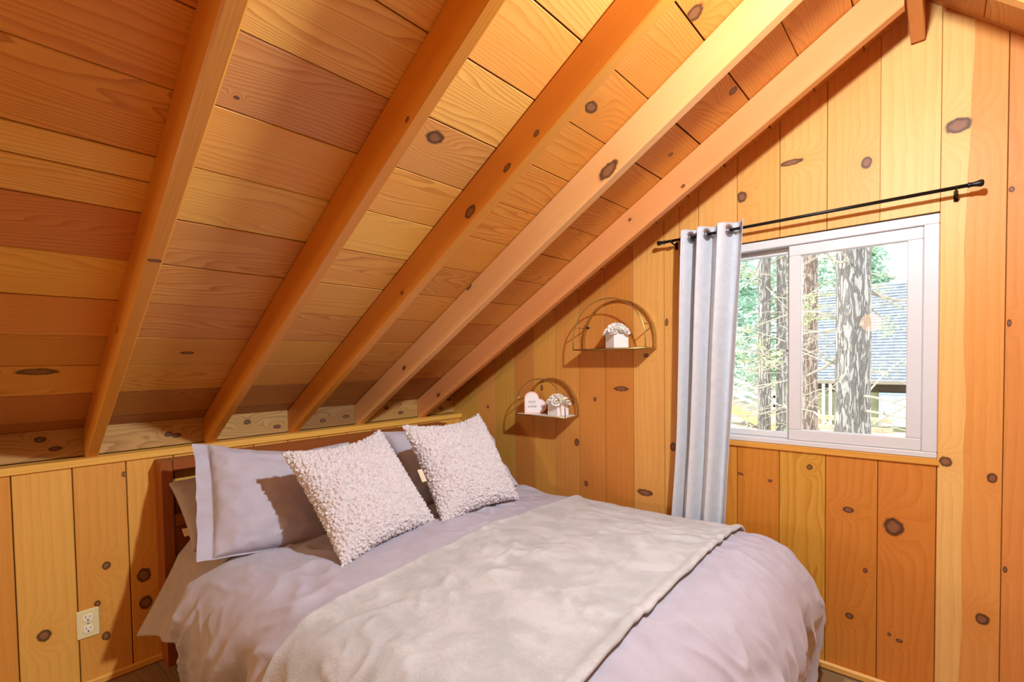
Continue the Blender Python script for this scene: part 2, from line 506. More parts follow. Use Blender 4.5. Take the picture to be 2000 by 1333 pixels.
def throw_mat():
    t = NT('ivory_plush_throw')
    co = t.obj()
    n = t.noise(co, 7.0, 7, 0.66, 0.5)
    f = t.noise(co, 160, 3, 0.6)
    c = t.mix(t.smooth(n, 0.36, 0.66), srgb(178, 182, 183), srgb(202, 205, 206))
    c = t.mix(t.math('MULTIPLY', t.smooth(f, 0.35, 0.65), 0.35), c, srgb(182, 182, 180))
    t.l(c, t.b.inputs['Base Color'])
    t.b.inputs['Roughness'].default_value = 0.9
    t.b.inputs['Specular IOR Level'].default_value = 0.15
    t.b.inputs['Sheen Weight'].default_value = 0.5
    t.b.inputs['Sheen Roughness'].default_value = 0.35
    t.bump(t.math('ADD', t.math('MULTIPLY', n, 0.8), t.math('MULTIPLY', f, 0.35)), 0.5, 0.008)
    return t.m
M['throw'] = throw_mat()

# ------------------------------------------------------------------ room shell
TL = math.tan(math.radians(30.53))      # left roof slope
TR = 0.95                               # right roof slope
RAF0 = 0.955                             # rafter underside height at X = 0
CEI0 = 1.097                             # ceiling plank underside at X = 0
RX = 2.52                               # ridge
XW, YB = 3.85, -4.35                    # right knee wall, back wall
cs, sn = math.cos(math.radians(30.53)), math.sin(math.radians(30.53))
Zr = CEI0 + RX * TL
def roof_z(x):
    return CEI0 + x * TL if x < RX else Zr + .02 - (x - RX) * TR

X_, Y_, Z_ = Vector((1, 0, 0)), Vector((0, 1, 0)), Vector((0, 0, 1))

def tone(c, fig=0.5, k=1.0, g=1.0):
    r_, g_, b_ = srgb(c[0] * .965, c[1] * .955, c[2] * .86)
    return (r_ * k, g_ * k * g, b_ * k, fig)

# window opening
WX0, WX1, WZ0, WZ1 = 1.610, 2.572, 0.908, 1.815

GOLD, ORANGE, PALE, TAN, OLIVE, AMBER = (228, 168, 96), (214, 140, 68), (236, 188, 122), (222, 158, 88), (208, 160, 78), (218, 150, 62)
gable_cols = [OLIVE, TAN, OLIVE, (206, 138, 72), (220, 160, 80), (216, 150, 78), (210, 138, 66), (208, 134, 62), GOLD, GOLD, (232, 174, 106), GOLD, (234, 176, 106), (232, 172, 102), PALE, (226, 156, 86), (220, 146, 82)]
low_cols = {10: AMBER, 11: (206, 134, 48), 12: (210, 156, 62), 13: (208, 134, 56), 14: (212, 134, 60)}
GK = [(2.614, 2.107, 0.039, 0.027), (2.355, 2.051, 0.018, 0.024), (2.095, 2.124, 0.047, 0.012), (1.899, 2.026, 0.022, 0.025), (1.657, 2.058, 0.022, 0.024), (2.75, 1.405, 0.006, 0.014), (2.75, 1.852, 0.008, 0.01), (2.715, 0.871, 0.013, 0.018), (2.695, 0.368, 0.019, 0.022), (2.594, 0.914, 0.019, 0.019), (2.304, 0.68, 0.019, 0.013), (2.448, 0.642, 0.031, 0.036), (2.31, 0.247, 0.014, 0.013), (2.438, 0.218, 0.006, 0.008), (2.469, 0.205, 0.011, 0.008), (2.017, 0.758, 0.01, 0.011), (2.168, 0.836, 0.011, 0.013), (1.890, 0.764, 0.016, 0.01), (1.285, 1.143, 0.044, 0.014), (1.12, 1.08, 0.011, 0.012), (1.432, 1.32, 0.015, 0.011), (0.741, 1.134, 0.011, 0.019), (0.995, 0.822, 0.016, 0.022), (1.057, 0.591, 0.012, 0.016), (1.42, 0.60, 0.045, 0.018), (1.575, 0.859, 0.016, 0.023), (1.543, 1.485, 0.009, 0.02), (0.275, 0.993, 0.011, 0.011), (0.501, 1.347, 0.014, 0.014), (0.841, 1.56, 0.01, 0.014), (0.975, 1.625, 0.014, 0.018), (2.227, 2.439, 0.009, 0.01), (2.75, 0.56, 0.006, 0.011), (2.361, 0.448, 0.008, 0.01), (3.0, 1.2, 0.02, 0.02)]

gw = MB()
seams = [0.0, 0.17, 0.343, 0.518, 0.678, 0.846, 1.015, 1.187, 1.358, 1.53, 1.704, 1.879, 2.053, 2.225, 2.398, 2.570, 2.740]
while seams[-1] < XW - 0.1: seams.append(seams[-1] + 0.172)
seams[-1] = XW
seams = [-0.17] + seams
def gable_piece(xa, xb, z0, top, col):
    """one vertical board, top = None (to the roof) or a height"""
    pieces = [(xa, xb)]
    if xa < RX < xb and top is None: pieces = [(xa, RX), (RX, xb)]
    for a, b in pieces:
        la = (roof_z(a) + 0.01 if top is None else top) - z0
        lb = (roof_z(b) + 0.01 if top is None else top) - z0
        ks = [(kz - z0, kx - a, rz, rx) for kx, kz, rx, rz in GK if a < kx < b and z0 + .01 < kz < z0 + min(la, lb)]
        # visible face looks to -Y:  ex = Z, ey = X -> Z x X = +Y, so flip
        full = len(pieces) == 1
        gw.board((a, 0, z0), Z_, X_, la, b - a, 0.018, col, ks, L1=lb, flip=True, gap=0.0007 if full else 0.0, cham=0.0016 if full else 0.0001)
for i, (xa, xb) in enumerate(zip(seams[:-1], seams[1:])):
    k = i - 1
    c = gable_cols[min(max(k, 0), len(gable_cols) - 1)] if k < len(gable_cols) else rnd.choice(gable_cols)
    fig = rnd.uniform(0.1, 0.32)
    z_low = 0.0 if xa >= -0.001 else 0.80
    if xb <= WX0 + 0.001 or xa >= WX1 - 0.004:
        gable_piece(xa, xb, z_low, None, tone(c, fig))
    else:
        if xa < WX0:
            gable_piece(xa, WX0, 0.0, None, tone(c, fig)); xa = WX0
        lc = low_cols.get(k, c)
        gable_piece(xa, min(xb, WX1), 0.0, WZ0 - 0.012, tone(lc, 0.95 if k == 12 else 0.5))
        gable_piece(xa, min(xb, WX1), WZ1 + 0.004, None, tone(c, fig))
# sapwood band on the board right of the window
zs_ = np.linspace(0, 2.52, 40)
roofc = lambda x, z: min(z, 2.585 - .95 * (x - 2.52))
wd_ = 0.076 + .05 * pn(zs_ * .9, 3.3) + .012 * pn(zs_ * 4, 8.1)
for i_ in range(39):
    za, zb = zs_[i_], zs_[i_ + 1]; wa, wb = wd_[i_], wd_[i_ + 1]
    gw.face([(2.5732, -.0004, za), (2.5732 + wa, -.0004, roofc(2.5732 + wa, za)), (2.5732 + wb, -.0004, roofc(2.5732 + wb, zb)), (2.5732, -.0004, zb)], [(3, 1 + za), (3 + wa, 1 + za), (3 + wb, 1 + zb), (3, 1 + zb)], tone(PALE, .25), (3.043, 3.107, .039, .027) if 1.9 < za < 2.3 else (3.021, 1.914, .019, .019) if .8 < za < 1.0 else (0, 0, 0, 0))
# solid wall behind the boards
def solid(mb, poly, y0, y1, mi=0):
    mb.prism([(x, y0, z) for x, z in poly], (0, y1 - y0, 0), mi)
solid(gw, [(-0.25, -0.1), (WX0, -0.1), (WX0, roof_z(WX0) + .05), (-0.25, roof_z(-0.25) + .05)], 0.019, 0.13, 1)
solid(gw, [(WX1, -0.1), (XW + .1, -0.1), (XW + .1, roof_z(XW) + .05), (RX, Zr + .05)] + [(WX1, roof_z(WX1) + .05)][:0] + [(WX1 - 0.0, Zr + .0)], 0.019, 0.13, 1)
solid(gw, [(WX0, -0.1), (WX1, -0.1), (WX1, WZ0), (WX0, WZ0)], 0.019, 0.13, 1)
solid(gw, [(WX0, WZ1), (WX1, WZ1), (WX1, roof_z(WX1) + .05), (RX, Zr + .05), (WX0, roof_z(WX0) + .05)], 0.019, 0.13, 1)
tag(gw.build('wall_window', [M['pine'], M['dark_gap']]), kind='structure')

# knee wall behind the headboard
KK = [(-1.987, 0.478, 0.015, 0.017), (-2.18, 0.266, 0.021, 0.024), (-1.863, 0.395, 0.027, 0.031), (-1.86, 0.274, 0.025, 0.029), (-2.02, 0.33, 0.011, 0.013), (-1.997, 0.185, 0.015, 0.019), (-1.918, 0.846, 0.008, 0.013)]
kw = MB()
ys = [-0.0] + [-0.21 - 0.17 * i for i in range(25)]
kcols = [(228, 170, 84), (222, 160, 78), (230, 176, 92), (218, 152, 72), (232, 178, 88)]
for i, (yb, ya) in enumerate(zip(ys[:-1], ys[1:])):
    ya = max(ya, YB)
    if yb - ya < 0.02: continue
    ks = [(kz, ky - ya, rz, ry) for ky, kz, ry, rz in KK if ya < ky < yb]
    # face looks to +X: ex = Z, ey = Y -> Z x Y = -X, flip
    kw.board((0, ya, 0), Z_, Y_, 0.905, yb - ya, 0.018, tone(kcols[i % 5], rnd.uniform(.15, .4)), ks, flip=True)
kw.box((-0.10, YB - .1, -0.1), (-0.019, 0.02, 0.905), 1)
tag(kw.build('wall_headboard', [M['pine'], M['dark_gap']]), kind='structure')

# cap ledge on the knee wall
lg = MB()
lg.timber((0.010, YB, 0.902), Y_, (-1, 0, 0), Z_, -YB, 0.084, 0.030, tone((236, 184, 92), 0.3), c=0.003)
tag(lg.build('trim_1', [M['pine']]), kind='structure')

# weathered boards that close the eaves behind the knee wall, one between each pair of rafters
RAFT = [(-2.032, -1.993), (-1.597, -1.558), (-1.195, -1.152), (-0.794, -0.751), (-0.326, -0.285)]
RAFB = [(-2.452, -2.412), (-2.870, -2.830)]
allr = sorted(RAFB + RAFT)
eb = MB()
edges = [YB] + [y for r in allr for y in r] + [0.0]
for a, b in zip(edges[::2], edges[1::2]):
    if b - a < 0.01: continue
    w = [(186, 148, 96), (150, 112, 72), (192, 152, 98), (186, 146, 92)][rnd.randrange(4)]
    # face looks to +X, grain along Y
    ks = [(rnd.uniform(.1, .3) * (b - a) / .45, rnd.uniform(.03, .10), .018, .012), (rnd.uniform(.3, .4) * (b - a) / .45, rnd.uniform(.03, .1), .022, .010)]
    eb.board((-0.075, a, 0.9325), Y_, Z_, b - a, 0.122, 0.018, tone(w, 0.9), ks)
eb.box((-0.30, YB - .1, 0.86), (-0.094, 0.02, 1.12), 1)
tag(eb.build('wall_eave', [wood('weathered_pine', 55, 6, (0.55, 0.48, 0.42), 0.6, 0.3, 0.3, 0.3, kdark=0.7), M['dark_gap']]), kind='structure')

# ceiling planks: seams follow the slope, each bay between rafters has its own boards
cl = MB()
exs = Vector((cs, 0, sn))
enl = Vector((sn, 0, -cs))           # looks down into the room
sx = [-0.111, -0.01, 0.176, 0.355, 0.514, 0.687, 0.854, 1.019, 1.183, 1.344, 1.503, 1.664, 1.831, 2.019, 2.182, 2.345, RX + .01]
bays = [YB, -3.7, -3.28] + [(a + b) / 2 for a, b in allr] + [0.02]
bays.pop(-2)
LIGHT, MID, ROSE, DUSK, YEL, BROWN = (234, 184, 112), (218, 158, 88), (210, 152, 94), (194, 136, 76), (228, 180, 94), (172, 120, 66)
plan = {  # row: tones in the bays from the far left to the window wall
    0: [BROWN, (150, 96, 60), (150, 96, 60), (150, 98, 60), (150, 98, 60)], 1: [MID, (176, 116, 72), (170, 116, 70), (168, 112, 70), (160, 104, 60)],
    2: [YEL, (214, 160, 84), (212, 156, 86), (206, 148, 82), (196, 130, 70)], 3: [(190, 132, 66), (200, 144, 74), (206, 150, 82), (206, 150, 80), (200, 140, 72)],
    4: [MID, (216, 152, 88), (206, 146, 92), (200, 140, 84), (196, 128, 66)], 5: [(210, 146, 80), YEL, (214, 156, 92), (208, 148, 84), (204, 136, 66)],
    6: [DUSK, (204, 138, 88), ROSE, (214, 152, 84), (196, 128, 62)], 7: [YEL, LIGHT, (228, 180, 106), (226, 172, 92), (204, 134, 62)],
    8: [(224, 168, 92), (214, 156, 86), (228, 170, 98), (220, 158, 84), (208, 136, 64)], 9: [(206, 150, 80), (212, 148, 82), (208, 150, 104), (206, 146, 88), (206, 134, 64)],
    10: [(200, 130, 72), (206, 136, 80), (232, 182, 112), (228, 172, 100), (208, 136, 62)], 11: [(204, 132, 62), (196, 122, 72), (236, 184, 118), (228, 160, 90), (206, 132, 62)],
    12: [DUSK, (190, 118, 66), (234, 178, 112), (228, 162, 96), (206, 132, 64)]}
CK = [(.323, -2.19, .055, .022), (2.036, -.915, .026, .030), (1.462, -1.41, .030, .022), (1.727, -.979, .03, .02), (.428, -1.785, .025, .010), (2.0, -.45, .018, .016), (1.75, -.42, .012, .010)]
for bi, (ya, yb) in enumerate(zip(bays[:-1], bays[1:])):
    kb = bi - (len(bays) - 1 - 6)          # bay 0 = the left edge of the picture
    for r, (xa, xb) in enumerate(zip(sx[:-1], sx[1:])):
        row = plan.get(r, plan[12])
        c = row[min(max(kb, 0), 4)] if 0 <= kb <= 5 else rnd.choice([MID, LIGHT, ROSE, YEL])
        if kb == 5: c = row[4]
        if kb in (0, 1): c = tuple(min(245, v * 1.07) for v in c)  # left bays: boards coloured lighter to stand in for light missing there
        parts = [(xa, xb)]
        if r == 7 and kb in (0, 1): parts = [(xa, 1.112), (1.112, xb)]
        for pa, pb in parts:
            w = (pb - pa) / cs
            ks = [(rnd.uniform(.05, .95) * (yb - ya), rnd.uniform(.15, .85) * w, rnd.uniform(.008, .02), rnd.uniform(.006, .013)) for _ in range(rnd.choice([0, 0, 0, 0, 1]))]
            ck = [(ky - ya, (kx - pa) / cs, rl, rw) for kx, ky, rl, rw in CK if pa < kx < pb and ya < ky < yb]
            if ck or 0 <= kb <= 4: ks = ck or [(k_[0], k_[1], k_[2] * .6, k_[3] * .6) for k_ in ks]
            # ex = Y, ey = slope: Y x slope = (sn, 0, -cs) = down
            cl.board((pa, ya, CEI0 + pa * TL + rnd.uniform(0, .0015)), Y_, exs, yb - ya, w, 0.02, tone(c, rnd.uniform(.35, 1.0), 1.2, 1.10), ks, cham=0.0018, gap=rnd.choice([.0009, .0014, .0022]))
# right-hand slope, steeper than the left one
CR0 = 2.588
rs_ = Vector((1, 0, -TR)).normalized()
for bi, (ya, yb) in enumerate(zip(bays[:-1], bays[1:])):
    x = RX
    while x < XW:
        w = 0.215
        c = rnd.choice([MID, LIGHT, ROSE, YEL, (208, 136, 64)])
        cl.board((x, ya, CR0 - (x - RX) * TR), Y_, rs_, yb - ya, w, 0.02, tone(c, rnd.uniform(.3, 1)), (), cham=0.0018)
        x += w * rs_.x
cl.prism([(-0.30, YB - .1, CEI0 - .30 * TL + .026), (RX, YB - .1, Zr + .026), (RX, YB - .1, Zr + .18), (-0.30, YB - .1, CEI0 - .30 * TL + .18)], (0, 0.16 - YB, 0), 1)
cl.prism([(RX, YB - .1, Zr + .026), (XW + .3, YB - .1, Zr + .026 - (XW + .3 - RX) * TR), (XW + .3, YB - .1, Zr + .18 - (XW + .3 - RX) * TR), (RX, YB - .1, Zr + .18)], (0, 0.16 - YB, 0), 1)
tag(cl.build('ceiling', [M['ceiling'], M['dark_gap']]), kind='structure')

# floor
fl = MB()
yy = YB
while yy < 0:
    x = -0.02
    while x < XW:
        L = min(rnd.uniform(.9, 1.4), XW - x)
        fl.board((x, yy, 0), X_, Y_, L, min(0.18, -yy + 0.0), 0.012, tone(rnd.choice([(150, 124, 98), (132, 108, 86), (164, 138, 108), (120, 98, 78)]), 0.7), (), cham=0.001, gap=0.0006)
        x += L
    yy += 0.18
fl.box((-0.1, YB - .1, -0.12), (XW + .1, 0.02, -0.0125), 1)
tag(fl.build('floor', [M['floor'], M['dark_gap']]), kind='structure')

# walls behind the camera
bw = MB()
x = 0.0
while x < XW - .01:
    b = min(x + 0.172, XW)
    bw.board((x, YB, 0), X_, Z_, b - x, 0.1, 0.01, tone(GOLD, .3)) if False else None
    bw.board((b, YB, 0), Z_, -X_, roof_z(b) , b - x, 0.018, tone(rnd.choice(gable_cols), .3), (), L1=roof_z(x), flip=True)
    x = b
bw.prism([(-0.25, YB - .02, -.1), (XW + .1, YB - .02, -.1), (XW + .1, YB - .02, roof_z(XW) + .05), (RX, YB - .02, Zr + .05), (-.25, YB - .02, roof_z(-.25) + .05)], (0, -0.1, 0), 1)
tag(bw.build('wall_back', [M['pine'], M['dark_gap']]), kind='structure')
rw = MB()
y = YB
while y < -0.01:
    b = min(y + .172, 0)
    rw.board((XW, b, 0), Z_, -Y_, roof_z(XW), b - y, 0.018, tone(rnd.choice(gable_cols), .3), (), flip=True)
    y = b
rw.box((XW + .02, YB - .1, -.1), (XW + .12, 0.1, roof_z(XW) + .02), 1)
tag(rw.build('wall_right', [M['pine'], M['dark_gap']]), kind='structure')

# quarter-round baseboards
bb = MB(); bb.timber((0.0, YB, 0.0), Y_, X_, Z_, -YB, 0.018, 0.031, tone((226, 172, 86), .3), c=0.006)
tag(bb.build('baseboard_headboard', [M['pine']]), kind='structure')
bb = MB(); bb.timber((0.019, 0.0, 0.0), X_, -Y_, Z_, XW - .019, 0.018, 0.031, tone((230, 178, 96), .3), c=0.006)
tag(bb.build('baseboard_window', [M['pine']]), kind='structure')

# ------------------------------------------------------------------ rafters and ridge beam
HR = (CEI0 - RAF0) * cs            # rafter depth square to the slope
def rafter(y0, y1, tn, kf, kb_, label, extra=0.0):
    mb = MB()
    # section: ey = across Y at the underside, ez = up, square to the slope
    xs0, xs1 = -0.0735, 2.480
    o = Vector((xs0, y0, RAF0 + xs0 * TL))
    ez = Vector((-sn, 0, cs))
    L = (xs1 - xs0) / cs
    # plumb cuts at both ends
    mb.timber(o, exs, Y_, ez, L, y1 - y0, HR - 0.001, tn, kf, kb_, c=0.004, S0z=(HR - .001) * TL, Lz=L + (HR - .001) * TL)
    return tag(mb.build('rafter', [M['rafter']]), label, 'ceiling beam', 'rafters under the sloping ceiling')
R1 = (222, 146, 66)
rk = lambda L: None
rafter(*RAFT[0], tone((226, 156, 66), .35, 1, 1.05), [(1.305, .018, .006, .019)], [(0.9, .05, .014, .008)], 'sloping wooden rafter left of the bed, patched with a dark notch on its underside')
rafter(*RAFT[1], tone((220, 144, 50), .30, 1, 1.05), [], [(1.93, .012, .009, .006), (2.5, .08, .008, .006)], 'sloping dark orange rafter ending behind the left pillow, with no large knots')
rafter(*RAFT[2], tone((226, 152, 62), .40, 1, 1.05), [], [(1.708, .030, .030, .017), (1.906, .030, .018, .010), (2.044, .028, .012, .009), (1.25, .03, .010, .008)], 'sloping orange rafter with several dark knots, middle one of the five')
rafter(*RAFT[3], tone((238, 182, 128), .30), [], [(2.052, .026, .045, .024), (0.62, .05, .018, .012), (1.25, .11, .02, .010)], 'pale sloping rafter with a wane edge and split knot, second from the window wall')
rafter(*RAFT[4], tone((232, 158, 104), .35), [], [(2.146, .022, .010, .007), (1.889, .070, .009, .007), (0.281, .036, .018, .012)], 'sloping reddish rafter lying tight against the window wall above the shelves')
for y0, y1 in RAFB:
    rafter(y0, y1, tone(R1, .35), [], [], 'sloping rafter behind the camera, out of the picture')
# notch patch on the leftmost rafter
# rafters of the right-hand slope
def rafter_right(y0, y1, label):
    mb = MB()
    ex = Vector((1, 0, -TR)).normalized()
    o = Vector((2.5275, y0, 2.41 - .0075 * TR))
    ez = Vector((TR, 0, 1)).normalized()
    mb.timber(o, ex, Y_, ez, (XW - 2.5275) / ex.x, y1 - y0, 0.127, tone((234, 170, 100), .2), c=0.004, S0z=-0.127 * TR)
    return tag(mb.build('rafter', [M['rafter']]), label, 'ceiling beam', 'rafters under the steep right-hand slope')
rafter_right(-0.500, -0.460, 'pale rafter crossing the top right corner of the picture')
tr_ = MB()
tr_.timber((2.530, -0.022, 2.539 + .039 * TR), (1, 0, -TR), Y_, Vector((TR, 0, 1)).normalized(), 1.6, 0.021, 0.018, tone((200, 130, 70), .3), c=0.003)
tag(tr_.build('trim_3', [M['rafter']]), kind='structure')
rb = MB()
rb.timber((2.484, YB, 2.436), Y_, X_, Z_, -YB - 0.022, 0.041, 0.235, tone((222, 144, 78), .35), c=0.003)
tag(rb.build('ridge_beam', [M['rafter']]), 'wooden ridge beam at the peak, its end stopping just short of the window wall', 'ceiling beam')

# ------------------------------------------------------------------ window
wn = bpy.data.objects.new('window_1', None); wn.location = (2.09, 0, 0.91); COL.objects.link(wn); tag(wn, kind='structure')
f = MB()
FX0, FX1, FZ0, FZ1 = WX0 + .001, WX1 - .001, 0.921, WZ1 - .003
fwid = 0.044
f.box((FX0, -0.004, FZ0), (FX1, 0.085, FZ0 + 0.022), 0, .003)
f.box((FX0, -0.004, FZ1 - 0.036), (FX1, 0.085, FZ1), 0, .003)
f.box((FX0, -0.004, FZ0 + .022), (FX0 + fwid, 0.085, FZ1 - .036), 0, .003)
f.box((FX1 - fwid, -0.004, FZ0 + .022), (FX1, 0.085, FZ1 - .036), 0, .003)
f.build('window_frame', [M['vinyl']], wn)
def sash(x0, x1, z0, z1, y0, y1, bw_, name):
    m = MB()
    m.box((x0, y0, z0), (x1, y1, z0 + bw_), 0, .003); m.box((x0, y0, z1 - bw_), (x1, y1, z1), 0, .003)
    m.box((x0, y0, z0 + bw_), (x0 + bw_, y1, z1 - bw_), 0, .003); m.box((x1 - bw_, y0, z0 + bw_), (x1, y1, z1 - bw_), 0, .003)
    s = m.build(name, [M['vinyl']], wn)
    p = MB(); ym = (y0 + y1) / 2
    p.box((x0 + bw_ - .004, ym - .002, z0 + bw_ - .004), (x1 - bw_ + .004, ym + .002, z1 - bw_ + .004))
    p.build('pane', [M['glass']], s)
    return s
sash(2.087, FX1 - fwid - .0005, FZ0 + .0225, FZ1 - .0365, 0.004, 0.036, 0.046, 'window_sash')
sash(FX0 + fwid + .0005, 2.10, FZ0 + .0225, FZ1 - .0365, 0.045, 0.075, 0.026, 'window_sash')
lt = MB()
lt.box((2.071, 0.018, 1.305), (2.0865, 0.034, 1.375), 0, .006); lt.box((2.076, 0.006, 1.33), (2.086, 0.018, 1.35), 0, .004)
lt.build('window_latch', [plain('grey_latch', (.55, .54, .52), .4)], wn)
# wooden stool strip under the frame, thin wood line over it
t2 = MB()
t2.timber((WX0 - .004, -0.008, 0.896), X_, Y_, Z_, WX1 - WX0 + .008, 0.10, 0.0245, tone((222, 160, 74), .3), c=0.002)
tag(t2.build('trim_2', [M['pine']]), kind='structure')

# ------------------------------------------------------------------ curtain rod and curtain
rod = thing('curtain_rod', (2.10, 0, 1.87), 'thin black metal curtain rod with ball ends above the window', 'curtain rod')
m = MB(); m.tube([(1.565, -0.06, 1.871), (2.64, -0.06, 1.877)], 0.0065, 10); m.build('rod', [M['black_metal']], rod, True)
for x, sg in ((1.565, -1), (2.64, 1)):
    m = MB(); m.lathe([(0.0065, 0), (0.010, .003), (0.0075, .008), (0.0085, .02), (0.0125, .034), (.0095, .040), (0, .042)], (x, -0.06, 1.871 if sg < 0 else 1.877), (sg, 0, 0), 14)
    m.build('finial', [M['black_metal']], rod, True)
for x, z in ((1.598, 1.871), (2.612, 1.8765)):
    m = MB()
    m.box((x - .006, -0.006, z - .035), (x + .006, 0.0, z + .004), 0, .002)
    m.tube([(x, -.003, z - .012), (x, -.045, z - .012), (x, -.058, z - .009)], .0035, 8)
    m.tube([(x, -.06 + .011 * math.cos(a), z + .011 * math.sin(a)) for a in [math.radians(d) for d in range(-200, 30, 15)]], .0028, 6)
    m.tube([(x, -.012, z - .012), (x + .002, -.026, z - .028)], .003, 6)
    m.build('bracket', [M['black_metal']], rod, True)

def curtain():
    cu = thing('curtain', (1.76, -0.07, 1.9), 'pale grey grommet curtain panel gathered at the left side of the window', 'curtain')
    nt, nz = 240, 90
    t = np.linspace(0, 1, nt)[None, :]
    zz = np.linspace(1.906, 0.32, nz)[:, None]
    h = (1.906 - zz) / 1.6
    nf = 3.62
    ph = 2 * PI * nf * (t ** 0.74) + 0.3
    xl = 1.638 - 0.045 * h - .02 * sstep(.55, 1, h); xr = 1.930 - 0.090 * h
    sq = np.sin(ph) / np.sqrt(0.25 + np.sin(ph) ** 2 * .75)
    X = xl + (xr - xl) * (t + 0.030 * np.sin(2 * ph + .4) * (1 - .3 * h)) + 0.008 * pn(t * 7, h * 2.5, 3)
    Yv = -0.068 + (0.044 - .008 * h) * sq + 0.016 * pn(t * 5 + 2, h * 1.8, 9) * sstep(.08, .5, h) 
    # crisper creases
    Yv = np.clip(Yv, -0.135, -0.012)
    Zv = zz + 0.0 * t + .006 * np.sin(ph) * (1 - sstep(0, .1, h))
    P = np.stack([X, Yv + 0 * Zv, Zv + 0 * X], -1)
    me = grid_mesh('curtain_panel', P, M['curtain'])
    o = link('curtain_panel', me, cu)
    md = o.modifiers.new('thick', 'SOLIDIFY'); md.thickness = 0.0015
    # grommets where the cloth crosses the rod
    iz = int(np.argmin(abs(zz[:, 0] - 1.873)))
    yr = Yv[iz] + 0.06
    cross = [i for i in range(nt - 1) if yr[i] * yr[i + 1] < 0]
    for c in cross:
        p = P[iz, c]; d = P[iz, min(c + 2, nt - 1)] - P[iz, max(c - 2, 0)]; d[2] = 0; d = d / np.linalg.norm(d)
        nrm = (-d[1], d[0], 0)
        m = MB(); m.lathe([(.0185, -.003), (.027, -.003), (.0285, 0), (.027, .003), (.0185, .003), (.0175, 0), (.0185, -.003)], p, nrm, 28)
        m.build('grommet', [M['chrome']], cu, True)
    # hem line under the header
    return cu
curtain()

# ------------------------------------------------------------------ shelves
def shelf(x0, x1, z, dep, top, label, topmat):
    cx = (x0 + x1) / 2; hw = (x1 - x0) / 2
    sh = thing('arched_wall_shelf', (cx, 0, z), label, 'shelf', 'brass arched wall shelves')
    m = MB(); m.box((x0 + .004, -dep + .003, z - .003), (x1 - .004, -.004, z + .003), 0, .001); m.build('shelf_board', [topmat], sh)
    m = MB()
    r = .0035
    m.tube([(x0, -dep, z - .001), (x1, -dep, z - .001)], r, 6); m.tube([(x0, -.004, z - .001), (x1, -.004, z - .001)], r, 6)
    for x in (x0, x1): m.tube([(x, -dep, z - .001), (x, -.004, z - .001)], r, 6)
    m.build('shelf_rim', [M['brass']], sh, True)
    def arch(y, inset):
        st = max(0.0, top - hw)
        pts = [(x0 + inset, y, z)] + [(cx - (hw - inset) * math.cos(a), y, z + st + (top - st) * math.sin(a)) for a in np.linspace(0, PI, 41)] + [(x1 - inset, y, z)]
        return pts
    m = MB(); m.tube(arch(-dep, 0), .0034, 8); m.build('front_arch', [M['brass']], sh, True)
    # flat band arch against the wall
    m = MB(); pts = [Vector(p) for p in arch(-.0135, 0)]
    V = []
    for p in pts:
        d = (p - Vector((cx, p.y, z + .02))).normalized()
        for a, b in ((-.0015, -.012), (.0015, -.012), (.0015, .012), (-.0015, .012)): V.append(p + d * a + Vector((0, b, 0)))
    F = [(i * 4 + k, i * 4 + (k + 1) % 4, (i + 1) * 4 + (k + 1) % 4, (i + 1) * 4 + k) for i in range(len(pts) - 1) for k in range(4)]
    m.add(V, F); m.build('back_arch', [M['brass']], sh)
    zc = z + top * 0.46
    q = math.sqrt(max(0, 1 - ((zc - z - max(0, top - hw)) / min(top, hw)) ** 2))
    for sg in (-1, 1):
        x = cx + sg * hw * q
        m = MB(); m.tube([(x, -dep, zc), (x, -.004, zc)], .003, 6); m.build('crossbar', [M['brass']], sh, True)
        m = MB(); m.lathe([(.006, 0), (.006, .004), (.003, .007)], (x - sg * .012, -.004, zc + .004), (0, -1, 0), 10); m.build('mounting_screw', [M['black_metal']], sh)
    return sh
shelf(1.061, 1.488, 1.358, 0.122, 0.262, 'larger brass arched wall shelf, upper of the two, holding one white planter', M['brass'])
shelf(0.645, 1.010, 0.980, 0.134, 0.214, 'smaller brass arched wall shelf, lower of the two, holding heart sign and planter', M['shelf_top'])

